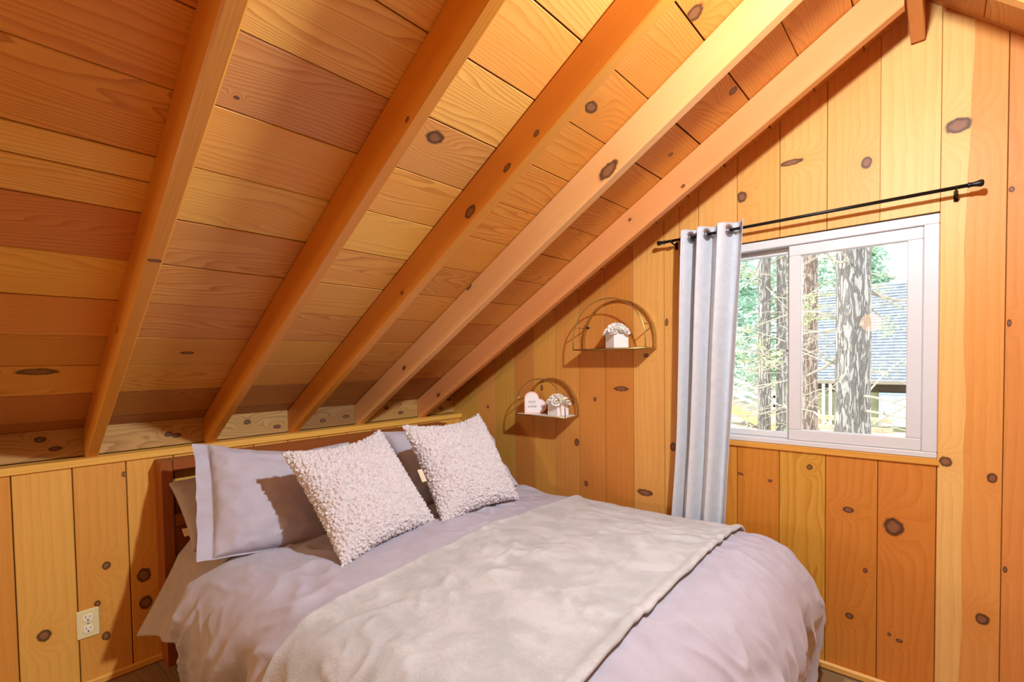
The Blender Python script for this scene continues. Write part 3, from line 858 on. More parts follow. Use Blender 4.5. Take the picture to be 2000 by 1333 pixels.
def planter(loc, rz, w, h, label):
    t = thing('planter', loc, label, 'planter', 'white square planters on the arched shelves', (0, 0, rz))
    m = MB()
    hw = w / 2
    m.box((-hw, -hw, 0), (hw, hw, h - .004), 0, .003)
    for a, b in (((-hw, -hw), (hw, -hw + .006)), ((-hw, hw - .006), (hw, hw)), ((-hw, -hw + .006), (-hw + .006, hw - .006)), ((hw - .006, -hw + .006), (hw, hw - .006))):
        m.box((a[0], a[1], h - .004), (b[0], b[1], h), 0, .001)
    m.build('pot', [M['ceramic']], t, world=False)
    rg = random.Random(int(loc[0] * 1000))
    m = MB()
    def rosette(c, nrm, R, npet):
        c, nrm = Vector(c), Vector(nrm).normalized()
        a = nrm.orthogonal().normalized(); b = nrm.cross(a)
        for ring, (rr_, tilt, cnt) in enumerate(((1.0, .35, npet), (.72, .8, npet - 2), (.42, 1.25, max(4, npet - 4)))):
            for k in range(cnt):
                an = 2 * PI * (k + .5 * ring) / cnt + rg.uniform(-.15, .15)
                d = a * math.cos(an) + b * math.sin(an)
                dd = (d * math.cos(tilt) + nrm * math.sin(tilt)).normalized()
                side = nrm.cross(d).normalized()
                nn = dd.cross(side).normalized()
                L = R * rr_ * rg.uniform(.9, 1.1); wd = L * .42
                V = []
                for s_, (f_, wv, cup) in enumerate(((0, .25, 0), (.35, .9, -.06), (.7, 1.0, -.02), (.93, .55, .07), (1.0, .08, .12))):
                    p = c + dd * (L * f_) + nn * (cup * L)
                    V += [p - side * (wd * wv), p + nn * (-.10 * L * wv), p + side * (wd * wv)]
                F = []
                for i in range(4):
                    for j in (0, 1): F.append((i * 3 + j, i * 3 + j + 1, (i + 1) * 3 + j + 1, (i + 1) * 3 + j))
                m.add(V, F)
    spots = [(0, 0, .026), (hw * .4, -hw * .5, .018), (-hw * .45, -hw * .4, .020), (hw * .1, hw * .5, .020)] + [(hw * .85 * math.cos(a), hw * .85 * math.sin(a), .004) for a in np.linspace(0, 2 * PI, 8)[:-1]] + [(hw * 1.1 * math.cos(a), hw * 1.1 * math.sin(a), -.004) for a in np.linspace(.4, 2 * PI + .4, 6)[:-1]]
    for x, y, dz in spots:
        rosette((x, y, h + dz + .004), (x * 20, y * 20, .8), w * rg.uniform(.30, .42), rg.choice([8, 9]))
    # one trailing spray over the rim
    for k in range(4):
        rosette((-hw * 1.12, -hw * .5 + .006 * k, h - .008 - .006 * k), (-1, -.7, .1), w * .16, 7)
    m.build('flowers', [M['petal']], t, True, world=False)
    return t
planter((1.300, -0.068, 1.361), math.radians(-28), 0.088, 0.083, 'white square planter of cream flowers on the upper shelf')
planter((0.912, -0.066, 0.983), math.radians(-12), 0.088, 0.076, 'white square planter of cream flowers on the lower shelf, right of the heart')

def heart():
    t = thing('heart_sign', (0.735, -0.075, 0.983), 'pink-edged white heart sign with handwriting, standing on the lower shelf', 'sign', rot=(math.radians(-4), 0, math.radians(36)))
    a = 0.088
    def outline(s, n=22):
        # square resting on one side with a half round on top and on the right
        pts = [(0, 0), (a, 0)]
        pts += [(a + .5 * a * math.sin(q), .5 * a - .5 * a * math.cos(q)) for q in np.linspace(0, PI, n)][1:]
        pts += [(.5 * a + .5 * a * math.cos(q), a + .5 * a * math.sin(q)) for q in np.linspace(0, PI, n)][1:]
        c = (a * .62, a * .62)
        return [(c[0] + (x - c[0]) * s - a * .62, c[1] + (y - c[1]) * s) for x, y in pts]
    m = MB(); P = outline(1.0)
    m.prism([(x, .008, y) for x, y in P], (0, -.014, 0)); m.build('sign_body', [M['heart_rim']], t, world=False)
    m = MB(); P = outline(.86)
    m.prism([(x, -.0055, y) for x, y in P], (0, -.0016, 0)); m.build('sign_face', [M['heart_face']], t, world=False)
    for txt, x, z, s in (('STAY', -.030, .062, .019), ('awhile', -.036, .036, .021)):
        c = bpy.data.curves.new('lettering', 'FONT'); c.body = txt; c.size = s; c.extrude = .0004
        if txt == 'awhile': c.shear = 0.35
        c.materials.append(M['ink'])
        o_ = bpy.data.objects.new('lettering', c); COL.objects.link(o_)
        bpy.context.view_layer.update()
        me = bpy.data.meshes.new_from_object(o_.evaluated_get(bpy.context.evaluated_depsgraph_get()))
        bpy.data.objects.remove(o_); bpy.data.curves.remove(c)
        me.name = 'lettering'; me.materials.clear(); me.materials.append(M['ink'])
        o = bpy.data.objects.new('lettering', me); COL.objects.link(o); o.parent = t
        o.location = (x, -.0076, z); o.rotation_euler = (PI / 2, 0, 0)
    # little paper flower at the right lobe
    m = MB()
    for k in range(7):
        an = 2 * PI * k / 7
        m.lathe([(0, 0), (.0055, .001), (.004, .003), (0, .004)], (.056 + .006 * math.cos(an), -.0072, .040 + .008 * math.sin(an)), (0, -1, 0), 8)
    m.build('flower_motif', [plain('dusty_pink', srgb(190, 160, 152), .7)], t, True, world=False)
heart()

# ------------------------------------------------------------------ outlet
def outlet():
    t = thing('electrical_outlet', (0, -2.052, 0.263), 'almond duplex electrical outlet on the wall left of the bed', 'outlet')
    m = MB(); m.box((0.0, -2.087, .2055), (.006, -2.017, .3200), 0, .003); m.build('wall_plate', [M['outlet']], t)
    for zc in (.287, .241):
        m = MB(); pts = []
        for k in range(24):
            an = 2 * PI * k / 24
            pts.append((.0055, -2.052 + .0172 * max(-.86, min(.86, math.cos(an) * 1.05)), zc + .0172 * max(-.82, min(.82, math.sin(an)))))
        m.prism(pts, (.003, 0, 0)); r = m.build('receptacle', [M['outlet_face']], t)
        m = MB()
        m.box((.0084, -2.0595, zc + .000), (.0087, -2.0575, zc + .009)); m.box((.0084, -2.0465, zc + .001), (.0087, -2.0445, zc + .008))
        m.lathe([(.003, 0), (.003, .0003)], (.0084, -2.052, zc - .008), (1, 0, 0), 12); m.build('slot', [M['slot']], r)
    m = MB(); m.lathe([(.003, 0), (.003, .001), (.001, .0015)], (.006, -2.052, .264), (1, 0, 0), 12); m.build('screw', [M['chrome']], t)
outlet()

# ------------------------------------------------------------------ bed
BY0, BY1, BC = -1.811, -0.215, -1.0
bed = thing('bed', (1.0, BC, 0), 'dark cherry wood bed with an open framed headboard against the panelled wall', 'bed')
CH = tone((156, 86, 42), .5)
def part(name, o, ex, ey, ez, L, a, b, tn=CH, c=.003):
    m = MB(); m.timber(o, ex, ey, ez, L, a, b, tn, c=c); return m.build(name, [M['cherry']], bed)
for y in (BY0, BY1 - .045): part('headboard_post', (0.0025, y, 0), Z_, X_, Y_, 0.892, 0.098, 0.044)
part('top_rail', (0.0025, BY0 + .0455, 0.848), Y_, X_, Z_, BY1 - BY0 - .091, 0.098, 0.044)
part('middle_rail', (0.062, BY0 + .0455, 0.600), Y_, X_, Z_, BY1 - BY0 - .091, 0.036, 0.055)
part('headboard_panel', (0.070, BY0 + .0455, 0.22), Y_, X_, Z_, BY1 - BY0 - .091, 0.016, 0.378)
for y in (BY0 + .01, BY1 - .037): part('side_rail', (0.101, y, 0.20), X_, Y_, Z_, 1.957, 0.026, 0.14)
part('foot_rail', (2.06, BY0 + .0365, 0.20), Y_, X_, Z_, BY1 - BY0 - .074, 0.026, 0.14)
for y in (BY0 + .04, BY1 - .09): part('foot_leg', (2.0, y, 0), Z_, X_, Y_, 0.198, 0.05, 0.05)

mt = MB(); mt.box((0.112, -1.745, 0.345), (2.05, -0.245, 0.553), 0, .04)
tag(mt.build('mattress', [M['mattress']]), 'mattress under the lavender bedding on the wooden bed', 'mattress')
bx = MB(); bx.box((0.112, -1.755, 0.21), (2.05, -0.24, 0.344), 0, .01)
tag(bx.build('box_spring', [M['mattress']]), 'low box spring between the side rails under the mattress', 'box spring')

# --- the surface of the made bed: flat on top, rounded over the sides and the foot
X1, Y0r, Y1r = 1.99, -1.63, -0.27
def bed_surface(s, t, off=0.0, wr=1.0):
    s, t = np.broadcast_arrays(np.asarray(s, float), np.asarray(t, float))
    c_s, c_t = np.minimum(s, X1), np.clip(t, Y0r, Y1r)
    ox, oy = s - c_s, t - c_t
    d = np.hypot(ox, oy); dd = np.maximum(d, 1e-9)
    nx, ny = ox / dd, oy / dd
    R = 0.255 * nx ** 2 + np.where(ny < 0, 0.215, 0.145) * ny ** 2
    R = np.where(d < 1e-8, 0.2, R)
    V = 0.20 + .05 * nx ** 2
    La = 1.25 * R + .05
    phi = np.minimum(d / La, 1) * PI / 2
    r = R * np.sin(phi); h = V * (1 - np.cos(phi)) ** 1.15
    ex = np.maximum(d - La, 0)
    h = h + ex * .98; r = r - ex * .14
    # puffiness of the top
    cy = (c_t + 0.95) / 0.7
    z = 0.570 + 0.030 * (1 - cy ** 2) * sstep(.3, .9, c_s) + .012 * pn(c_s * 2.2, c_t * 2.2, 1.5) + .010 * sstep(1.5, 1.9, c_s)
    # drape folds on the hanging sides
    along = np.where(np.abs(ny) > np.abs(nx), s, t)
    q = along * 5.2 + .9 * h + 1.7 * pn(along * 1.1, 7.7, h * 1.5)
    fold = (1 - np.abs(pn(q, 3.1, 0.4)) * 2.6)
    hang = sstep(.03, .30, h)
    r = r + hang * (0.048 * fold - .016) * np.where(ny > .3, .25, np.where(ny < -.3, 1.6, 1))
    # small wrinkles
    m1 = sstep(-.1, .3, pn(s * 2.3, t * 2.3, 11))
    wv = (1 - np.abs(pn(s * 7 + 1.2 * pn(s * 3, t * 3, 2), t * 11, 5)) * 2.4) ** 2 * m1
    w2 = pn(s * 16, t * 16, 8)
    cr = np.clip(1 - np.abs(pn(s * 6 + t * 5 + 1.5 * pn(s * 4, t * 4, 6), t * 7 - s * 4, 13)) * 5, 0, 1) ** 2 * sstep(-.05, .25, pn(s * 1.7 + 4, t * 1.7, 17))
    bumpy = wr * (.010 * cr + .015 * wv + .003 * w2 + .012 * pn(s * 5, t * 9, 21))
    tx, tz = np.cos(phi) * 0 + np.sin(phi), np.cos(phi)     # outward normal
    Px = c_s + nx * (r + tx * (off + bumpy)); Py = c_t + ny * (r + tx * (off + bumpy))
    Pz = z - h + tz * (off + bumpy)
    Py = np.minimum(Py, -0.010 + 0 * Py)
    return np.stack([Px, Py, np.maximum(Pz, .012)], -1)

ns, ntt = 210, 250
sg = np.linspace(0.46, X1 + .66, ns)[:, None]
tg = np.linspace(Y0r - .62, Y1r + .40, ntt)[None, :]
P = bed_surface(sg, tg)
# the head end of the duvet rolls down over the mattress
dv = link('duvet', grid_mesh('duvet', P, M['duvet']))
md = dv.modifiers.new('thick', 'SOLIDIFY'); md.thickness = 0.012; md.offset = -1
md = dv.modifiers.new('soft', 'SUBSURF'); md.levels = 0; md.render_levels = 1
tag(dv, 'lavender grey duvet covering the bed and hanging over its sides', 'duvet')

# --- plush throw across the foot of the bed
tt = np.linspace(Y0r - .46, Y1r + .17, 190)
u = np.linspace(0, 1, 110)
f_ = ((tt - Y1r) / (Y0r - Y1r))[None, :]
sl_, sr_ = 1.145 + .085 * f_ + .012 * pn(tt * 5, 1, 1)[None, :], 1.965 + .055 * f_ + .012 * pn(tt * 4, 2, 5)[None, :]
ss = sl_ + (sr_ - sl_) * u[:, None]
edge = np.minimum(u, 1 - u)[:, None] * 0.8
lift = .017 + .006 * np.exp(-(edge / .02) ** 2) + .008 * np.exp(-((u[:, None] - .975) / .02) ** 2) + .004 * pn(ss * 6, tt[None, :] * 6, 3)
P = bed_surface(ss, np.broadcast_to(tt[None, :], ss.shape), lift, 0.75)
th = link('throw_blanket', grid_mesh('throw_blanket', P, M['throw']))
md = th.modifiers.new('thick', 'SOLIDIFY'); md.thickness = 0.014; md.offset = -1
md = th.modifiers.new('soft', 'SUBSURF'); md.levels = 0; md.render_levels = 1
tag(th, 'ivory plush throw laid across the foot of the bed over the duvet', 'blanket')

# --- hanging end of the sheet at the head, with a pointed corner
a = np.linspace(0, 1, 40)[:, None]; b = np.linspace(0, 1, 60)[None, :]
xs = 0.17 + .40 * b
top_y, top_z = -1.70, 0.562
dr = a * (0.37 - .10 * b)
flare = .05 + .16 * a ** 1.2 * (1 - .35 * b) + .014 * np.sin(b * 9 + a * 2) * a
P = np.stack([xs - .03 * a * (1 - b), top_y - flare * np.minimum(1, a * 5) ** .5, top_z + .012 - dr + .02 * (1 - a) * 0], -1)
sh = link('bed_sheet', grid_mesh('bed_sheet', P, M['sheet']))
md = sh.modifiers.new('thick', 'SOLIDIFY'); md.thickness = 0.003
tag(sh, 'lavender sheet corner hanging below the pillows at the near side of the headboard', 'sheet')

# ------------------------------------------------------------------ pillows
def puff(name, w, h, T, mat, n=70, pinch=.07, flange=None, seed=0, wrinkle=.004, power=.42, sag=0.0):
    g = np.linspace(-1, 1, n)
    # denser towards the rim
    g = np.sign(g) * (1 - (1 - np.abs(g)) ** 1.35)
    U, V = np.meshgrid(g, g, indexing='ij')
    x = w / 2 * U * (1 - pinch * (1 - V ** 2) * U ** 2); y = h / 2 * V * (1 - pinch * (1 - U ** 2) * V ** 2)
    pr = np.clip((1 - U ** 2) * (1 - V ** 2), 0, 1) ** power
    pr *= 1 + .12 * pn(U * 1.3 + seed, V * 1.3, seed)
    rim = np.clip(np.maximum(np.abs(U), np.abs(V)), 0, 1)
    wr = wrinkle * (1 - np.abs(pn(U * 3.2 + seed, V * 3.2, 4.4)) * 3) * sstep(.3, .8, rim) * (1 - sstep(.97, 1, rim)) + wrinkle * .6 * pn(U * 6, V * 6, seed + 2)
    zf = T * pr + wr * (pr > 0.02)
    zb = -T * pr * .9
    y = y - sag * (1 - U ** 2) * (1 + V) * .5
    F_, B_ = np.stack([x, y, zf], -1), np.stack([x, y, zb], -1)
    m = MB()
    ii = np.arange(n * n).reshape(n, n)
    q = np.stack([ii[:-1, :-1], ii[1:, :-1], ii[1:, 1:], ii[:-1, 1:]], -1).reshape(-1, 4)
    verts = np.concatenate([F_.reshape(-1, 3), B_.reshape(-1, 3)])
    # share the rim
    faces = q.tolist()
    rimset = {}
    for i in range(n):
        for j in range(n):
            if i in (0, n - 1) or j in (0, n - 1): rimset[n * n + ii[i, j]] = int(ii[i, j])
    for f in q[:, ::-1].tolist(): faces.append([rimset.get(k + n * n, k + n * n) for k in f])
    m.v = [tuple(p) for p in verts]; m.f = faces
    used = sorted({k for f in faces for k in f}); remap = {k: i for i, k in enumerate(used)}
    me = bpy.data.meshes.new(name)
    vv = [m.v[k] for k in used]; ff = [[remap[k] for k in f] for f in faces]
    if flange:
        # a flat border of cloth all round
        loop = [int(ii[i, 0]) for i in range(n)] + [int(ii[n - 1, j]) for j in range(1, n)] + [int(ii[i, n - 1]) for i in range(n - 2, -1, -1)] + [int(ii[0, j]) for j in range(n - 2, 0, -1)]
        base = len(vv); K = len(loop)
        uvs = [(U.ravel()[k], V.ravel()[k]) for k in loop]
        for r_i in (1, 2, 3):
            for k, (uu_, vv_) in zip(loop, uvs):
                p = np.array(vv[remap[k]])
                d = np.array([np.sign(uu_) * max(0, abs(uu_) ** 12), np.sign(vv_) * max(0, abs(vv_) ** 12)])
                ang = math.atan2(vv_, uu_)
                wv = (.006 * math.sin(ang * 17 + seed) + .010 * math.sin(ang * 6.3 + seed * 2)) * r_i / 3
                vv.append((p[0] + d[0] * flange[0] * r_i / 3, p[1] + d[1] * flange[1] * r_i / 3, p[2] + wv * (1 if abs(d[0]) > .5 else .3)))
        prev = [remap[k] for k in loop]
        for r_i in range(3):
            cur = [base + r_i * K + i for i in range(K)]
            for i in range(K): ff.append([prev[i], cur[i], cur[(i + 1) % K], prev[(i + 1) % K]])
            prev = cur
    me.from_pydata(vv, [], ff)
    me.materials.append(mat)
    me.polygons.foreach_set('use_smooth', [True] * len(me.polygons))
    me.update()
    return me

def pose(o, c, lean, yaw=0.0, roll=0.0):
    """the pillow's face looks to +X, leaning back; its width runs along +Y"""
    u = Vector((0, 1, 0)); v = Vector((-math.sin(lean), 0, math.cos(lean)))
    u2 = u * math.cos(roll) + v * math.sin(roll); v2 = -u * math.sin(roll) + v * math.cos(roll)
    Rz = Matrix.Rotation(yaw, 3, 'Z')
    u2, v2 = Rz @ u2, Rz @ v2
    n = u2.cross(v2)
    o.matrix_world = Matrix(((u2.x, v2.x, n.x, c[0]), (u2.y, v2.y, n.y, c[1]), (u2.z, v2.z, n.z, c[2]), (0, 0, 0, 1)))

def sherpa(c, lean, yaw, roll, seed, label):
    o = link('throw_pillow', puff('throw_pillow', .50, .50, .092, M['sherpa'], n=120, pinch=.10, seed=seed, wrinkle=.002, power=.46, sag=.022))
    pose(o, c, lean, yaw, roll)
    sb = o.modifiers.new('fine', 'SUBSURF'); sb.subdivision_type = 'SIMPLE'; sb.levels = 0; sb.render_levels = 2
    return tag(o, label, 'pillow', 'cream sherpa throw pillows')
sherpa((.815, -1.281, .785), .685, .15, .05, 1, 'cream curly sherpa throw pillow, left one, larger and nearer the camera')
p2 = sherpa((.847, -.762, .809), .589, -.009, .017, 5, 'cream curly sherpa throw pillow, right one, nearer the window wall')
m = MB(); m.box((-.262, -.04, -.004), (-.236, .02, -.001), 0, .001)
o = m.build('care_tag', [M['tag']], p2, world=False)

for (c, lean, yaw, roll, seed, label) in (((.49, -1.462, .752), .60, .0, -.15, 2, 'lavender grey flanged pillow at the near side, half shaded by the sherpa pillow'),
                                         ((.56, -.60, .760), .66, -.12, .03, 3, 'lavender grey flanged pillow behind the right sherpa pillow, by the window wall')):
    o = link('bed_pillow', puff('bed_pillow', .55 if seed == 2 else .62, .47, .10, M['sham'], n=64, pinch=.035, flange=(.055, .006), seed=seed, wrinkle=.009, sag=.04))
    pose(o, c, lean, yaw, roll)
    tag(o, label, 'pillow', 'lavender flanged pillows')
    sb = o.modifiers.new('soft', 'SUBSURF'); sb.levels = 0; sb.render_levels = 1
o = link('sleeping_pillow', puff('sleeping_pillow', .66, .38, .085, M['sheet'], n=50, pinch=.04, seed=9, wrinkle=.008))
pose(o, (.255, -1.455, .685), .95)
tag(o, 'shaded sleeping pillow behind the near flanged pillow, its case open at the end', 'pillow')
m = MB(); m.box((-.335, -.10, -.01), (-.300, -.06, -.007), 0, .001); m.build('care_tag', [M['tag']], o, world=False)

# ------------------------------------------------------------------ outdoors
def bark_mat(name, c1, c2, sc=1.0):
    t = NT(name)
    co = t.obj()
    mp = t.n('ShaderNodeMapping'); t.l(co, mp.inputs[0]); mp.inputs['Scale'].default_value = (22 * sc, 22 * sc, 3.6 * sc)
    n = t.noise(mp.outputs[0], 1.0, 5, 0.62, 0.5)
    f = t.smooth(t.math('ABSOLUTE', t.math('SUBTRACT', n, 0.5)), 0.0, 0.075)
    t.l(t.mix(f, c1, c2), t.b.inputs['Base Color'])
    t.b.inputs['Roughness'].default_value = 0.95
    t.bump(f, 0.9, 0.03)
    return t.m
M['bark'] = bark_mat('grey_pine_bark', srgb(140, 132, 124), srgb(176, 168, 158))
M['bark_red'] = bark_mat('reddish_bark', srgb(138, 116, 102), srgb(174, 152, 138))
M['twig'] = plain('dead_twig', srgb(186, 174, 152), .9, var=.15)
M['needle'] = plain('pale_green_needles', srgb(190, 202, 146), .8, var=.25, scale=3)
M['needle_far'] = plain('blue_green_needles', srgb(168, 198, 172), .85, var=.35, scale=1.2)
M['ground_out'] = plain('needle_litter_ground', srgb(190, 178, 164), 1.0, var=.25, scale=2.5)
M['grass'] = plain('mossy_ground', srgb(160, 170, 116), 1.0, var=.3, scale=3)
M['shingle'] = plain('grey_shingle', srgb(146, 152, 162), .9, var=.16, scale=9)
M['fascia'] = plain('weathered_fascia', srgb(150, 140, 122), .9)
M['house_dark'] = plain('dark_soffit', srgb(70, 64, 50), .9)
M['house_olive'] = plain('mossy_house_wall', srgb(158, 158, 116), .9, var=.2, scale=3)
M['house_white'] = plain('white_house_panel', srgb(226, 230, 230), .6, var=.03)
M['house_blue'] = plain('pale_blue_frame', srgb(190, 208, 226), .6, var=.03)
M['timber_out'] = plain('weathered_deck_timber', srgb(204, 182, 150), .9, var=.15, scale=8)
M['stair_orange'] = plain('orange_stringer', srgb(222, 176, 118), .8, var=.1)
M['white_paint'] = plain('white_painted_rail', srgb(232, 228, 222), .6, var=.03)

gx = np.linspace(-16, 14, 61)[:, None]; gy = np.linspace(0.6, 44, 61)[None, :]
gz = -0.95 + .09 * np.clip(-gx - .5, 0, 20) + .05 * np.clip(gy - 10, 0, 40) + .12 * pn(gx * .5, gy * .5)
gP = np.stack([gx + 0 * gy, gy + 0 * gx, gz], -1)
g_ = link('ground', grid_mesh('ground', gP, M['ground_out'])); tag(g_, kind='structure')
def ground_z(x, y): return float(-0.95 + .09 * np.clip(-x - .5, 0, 20) + .05 * np.clip(y - 10, 0, 40) + .12 * pn(x * .5, y * .5))

def trunk_mesh(x, y, r, z0, z1, mat, parent, seed, lean=(0, 0)):
    na, nz = 56, 120
    A = np.linspace(0, 2 * PI, na + 1)[None, :]; Zs = np.linspace(z0, z1, nz)[:, None]
    h = (Zs - z0)
    rr_ = r * (1.12 * np.exp(-h * 2.5) * .25 + 1 - .02 * h)
    ca, sa = np.cos(A), np.sin(A)
    ridg = 1 - np.abs(pn(ca * 3.0 / max(.6, 1) + 9, sa * 3.0, Zs * 1.7 + seed)) * 2.4
    rr_ = rr_ * (1 + .07 * ridg + .03 * pn(ca * 7, sa * 7, Zs * 6 + seed))
    Pm = np.stack([x + lean[0] * h + rr_ * ca, y + lean[1] * h + rr_ * sa, Zs + 0 * ca], -1)
    Pm[:, -1] = Pm[:, 0]
    return link('trunk', grid_mesh('trunk', Pm, mat), parent)

def needles(mb, c, R, n, rg, L=.07):
    for _ in range(n):
        p = Vector(c) + Vector((rg.gauss(0, R), rg.gauss(0, R), rg.gauss(0, R * .6)))
        d = Vector((rg.gauss(0, 1), rg.gauss(0, 1), rg.gauss(0, .5) - .1)).normalized()
        s_ = d.cross(Vector((rg.gauss(0, 1), rg.gauss(0, 1), 1))).normalized() * (L * .16)
        mb.add([p - s_, p + d * L * .5 - s_ * .8, p + d * L, p + s_], [(0, 1, 2, 3)])

def tree(x, y, r, seed, label, mat, nb=14, z_lo=0.2, z_hi=3.4, blen=1.2, tufts=0.35, group='conifers outside the window'):
    rg = random.Random(seed)
    z0 = ground_z(x, y) - .05
    t = thing('conifer_tree', (x, y, z0), label, 'tree', group)
    trunk_mesh(x, y, r, z0, 7.5, mat, t, seed)
    for i in range(nb):
        z = z_lo + (z_hi - z_lo) * (i + rg.random()) / nb
        az = rg.uniform(0, 2 * PI)
        L = blen * rg.uniform(.5, 1.15)
        d = Vector((math.cos(az), math.sin(az), 0))
        p0 = Vector((x, y, z)) + d * (r * .85)
        dr = rg.choice([rg.uniform(-.95, -.35), rg.uniform(-.4, .3), rg.uniform(.3, .8)])
        pts = []
        wob = Vector((rg.gauss(0, .05), rg.gauss(0, .05), rg.gauss(0, .05)))
        for k in range(7):
            f2 = k / 6
            pts.append(p0 + d * (L * f2) + Vector((0, 0, L * (dr * f2 + .25 * f2 * f2 * (1 if dr < 0 else -1)))) + wob * math.sin(f2 * 6))
        m = MB(); rb_ = .006 + .010 * rg.random()
        m.tube(pts, [rb_ * (1 - .75 * k / 6) for k in range(7)], 6)
        tips = [pts[-1]]
        for k in range(2, 6):
            for sg_ in (-1, 1):
                if rg.random() < .6:
                    sd = d.cross(Z_) * sg_ * rg.uniform(.3, .9) + d * .6 + Vector((0, 0, rg.uniform(-.5, .2)))
                    l2 = L * rg.uniform(.15, .4)
                    q = pts[k] + sd.normalized() * l2
                    m.tube([pts[k], (pts[k] + q) / 2 + Vector((0, 0, .02)), q], [rb_ * .4, rb_ * .3, rb_ * .15], 5)
                    tips.append(q)
        b_ = m.build('branch', [M['twig']], t, True)
        if rg.random() < tufts:
            m = MB()
            for tp in tips: needles(m, tp, .06, 26, rg, .06)
            m.build('needles', [M['needle']], b_)
    return t
tree(1.905, 3.6, 0.148, 11, 'thick grey barked conifer trunk in the middle of the right window pane', M['bark'], 30, .1, 3.0, 1.3, .2)
tree(0.485, 6.0, 0.090, 12, 'slim pale trunk in the left window pane, left of the two', M['bark'], 30, .2, 4.0, 1.7, .3)
tree(0.715, 6.05, 0.070, 13, 'slim pale trunk in the left window pane, right of the two beside the sash', M['bark'], 24, .2, 4.0, 1.5, .3)
tree(0.755, 8.0, 0.120, 14, 'reddish barked trunk at the left edge of the right window pane', M['bark_red'], 24, .6, 5, 1.6, .35)

def evergreen(x, y, H, R, seed, label):
    rg = random.Random(seed)
    z0 = ground_z(x, y) - .05
    t = thing('evergreen_tree', (x, y, z0), label, 'tree', 'evergreens at the back of the yard')
    m = MB(); m.tube([(x, y, z0), (x, y, z0 + H)], [.16, .03], 10); m.build('trunk', [M['bark_red']], t, True)
    m = MB()
    for k in range(620):
        f2 = rg.random() ** .8
        z = z0 + .8 + (H - .8) * f2
        rad = R * (1 - f2 * .85) * (.45 + .6 * rg.random())
        an = rg.uniform(0, 2 * PI)
        needles(m, (x + rad * math.cos(an), y + rad * math.sin(an), z - rad * .25), .14, 9, rg, .30)
    m.build('foliage', [M['needle_far']], t)
for i, a in enumerate([(-3.6, 17, 9, 1.7, 21, 'blue green evergreen furthest left behind the stairs'), (-1.6, 19, 11, 1.8, 22, 'blue green evergreen behind the two slim trunks'), (-5.5, 22, 12, 2.4, 24, 'tall evergreen behind the curtain edge at the back of the yard'), (0.0, 22, 8, 1.8, 25, 'evergreen behind the reddish trunk, beyond the shingled house')]):
    evergreen(*a)

# neighbouring house: a low shingled roof slope over a white panelled lower wall
hs = thing('neighbour_house', (2.4, 15, -0.7), 'grey shingled neighbouring house seen through the right window pane', 'house')
m = MB()
nc = 34
for k in range(nc):
    f0, f1 = k / nc, (k + 1) / nc
    za, zb = .62 + 2.80 * f0, .62 + 2.80 * f1
    ya, yb = 13.9 + 1.5 * f0, 13.9 + 1.5 * f1
    m.prism([(-0.35, ya - .035, za), (-0.35, yb, zb), (-0.35, yb + .03, zb), (-0.35, ya, za - .02)], (6.5, 0, 0))
m.build('shingle_roof', [M['shingle']], hs)
m = MB(); m.box((-0.36, 13.82, .54), (6.2, 13.95, .64), 0, .01); m.build('fascia', [M['fascia']], hs)
m = MB(); m.box((-0.2, 14.35, -.9), (6.0, 14.6, .60), 0); m.build('lower_wall', [M['house_olive']], hs)
m = MB(); m.box((-0.2, 14.28, .30), (6.0, 14.345, .56), 0); m.build('soffit_band', [M['house_dark']], hs)
m = MB(); m.box((1.32, 14.24, -.62), (3.2, 14.33, .24), 0, .01); gd = m.build('garage_panel', [M['house_white']], hs)
m = MB()
for x in (1.32, 1.66, 2.1, 2.6): m.box((x - .03, 14.20, -.62), (x + .03, 14.235, .24), 0, .005)
m.box((1.29, 14.20, .245), (3.2, 14.235, .30), 0, .005)
m.build('panel_frame', [M['house_blue']], gd)
m = MB()
for x in (-.05, .12, .30, .5): m.box((x, 14.26, -.8), (x + .08, 14.345, .55), 0, .01)
m.build('porch_post', [M['house_white']], hs)

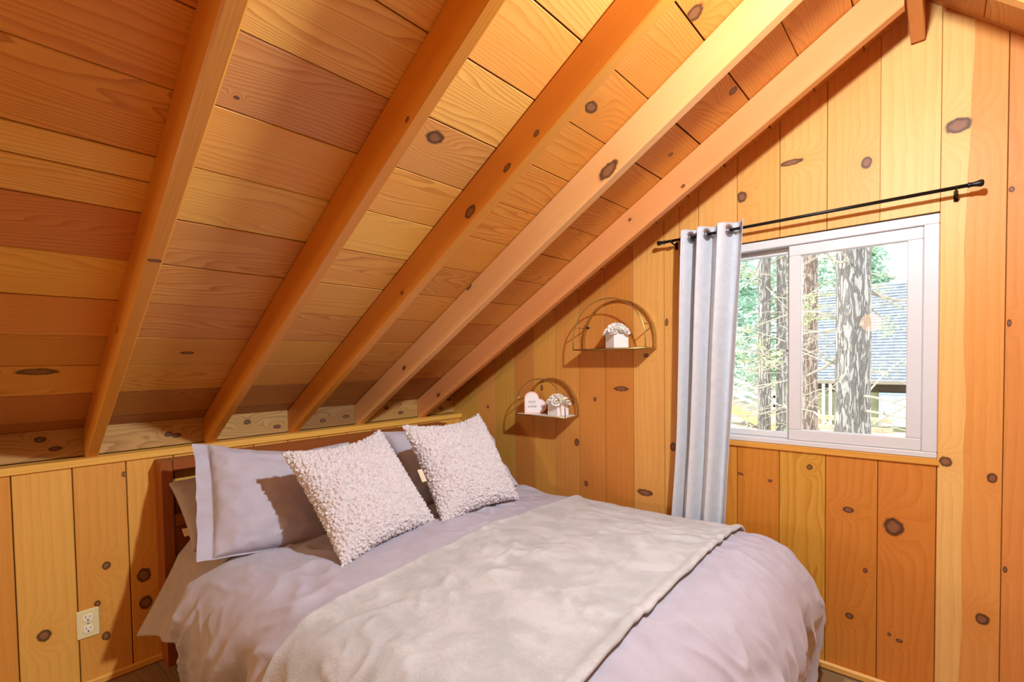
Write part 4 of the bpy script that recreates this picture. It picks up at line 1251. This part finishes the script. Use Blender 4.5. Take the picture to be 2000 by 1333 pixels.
# deck railing and plank bench in front of the house
rl = thing('deck_railing', (0.6, 9.2, -0.9), 'weathered timber railing low in the right window pane beside the big trunk', 'railing')
for z in (.02, -.17):
    m = MB(); m.box((-0.2, 9.18, z), (1.9, 9.22, z + .10), 0, .01); m.build('rail', [M['timber_out']], rl)
for x in (-.1, .62, 1.4):
    m = MB(); m.box((x, 9.22, ground_z(x, 9.2) - .02), (x + .09, 9.31, .20), 0, .01); m.build('post', [M['timber_out']], rl)

# stairs on the slope, left pane
st = thing('outdoor_stairs', (-2, 13, -0.8), 'sunlit outdoor stairs with white rails seen in the left window pane', 'stairs')
n_ = 9
for k in range(n_):
    x = -3.4 + 2.6 * k / n_; z = .55 - 1.2 * k / n_
    m = MB(); m.box((x, 12.6, z - .04), (x + .33, 13.6, z), 0, .008); m.build('tread', [M['timber_out']], st)
m = MB(); m.prism([(-3.5, 12.55, .62), (-0.75, 12.55, -.65), (-0.75, 12.55, -.92), (-3.5, 12.55, .35)], (0, .05, 0)); m.build('stringer', [M['stair_orange']], st)
for dz in (.42, .62, .86):
    m = MB(); m.prism([(-3.5, 12.56, .55 + dz), (-0.8, 12.56, -.66 + dz), (-0.8, 12.56, -.75 + dz), (-3.5, 12.56, .46 + dz)], (0, .04, 0)); m.build('handrail', [M['white_paint']], st)
for x in (-3.3, -2.1, -0.95):
    z = .5 - 1.2 * (x + 3.4) / 2.6
    m = MB(); m.box((x, 12.56, z - .1), (x + .08, 12.62, z + .95), 0, .005); m.build('baluster_post', [M['white_paint']], st)

# ------------------------------------------------------------------ the lamps themselves, out of the picture
lp = thing('pendant_lamp', (2.5, -1.22, 2.435), 'small bare bulb pendant hanging from the ridge beam above the frame', 'lamp')
m = MB(); m.lathe([(.020, 0), (.020, -.012), (.012, -.02), (.006, -.022)], (2.504, -1.22, 2.435), (0, 0, 1), 20); m.build('canopy', [M['black_metal']], lp)
m = MB(); m.tube([(2.504, -1.22, 2.415), (2.49, -1.22, 2.38), (2.475, -1.22, 2.35), (2.47, -1.22, 2.32)], .003, 6); m.build('cord', [M['black_metal']], lp)
m = MB(); m.lathe([(.008, .05), (.016, .04), (.016, 0)], (2.47, -1.22, 2.275), (0, 0, 1), 16); m.build('socket', [M['black_metal']], lp)
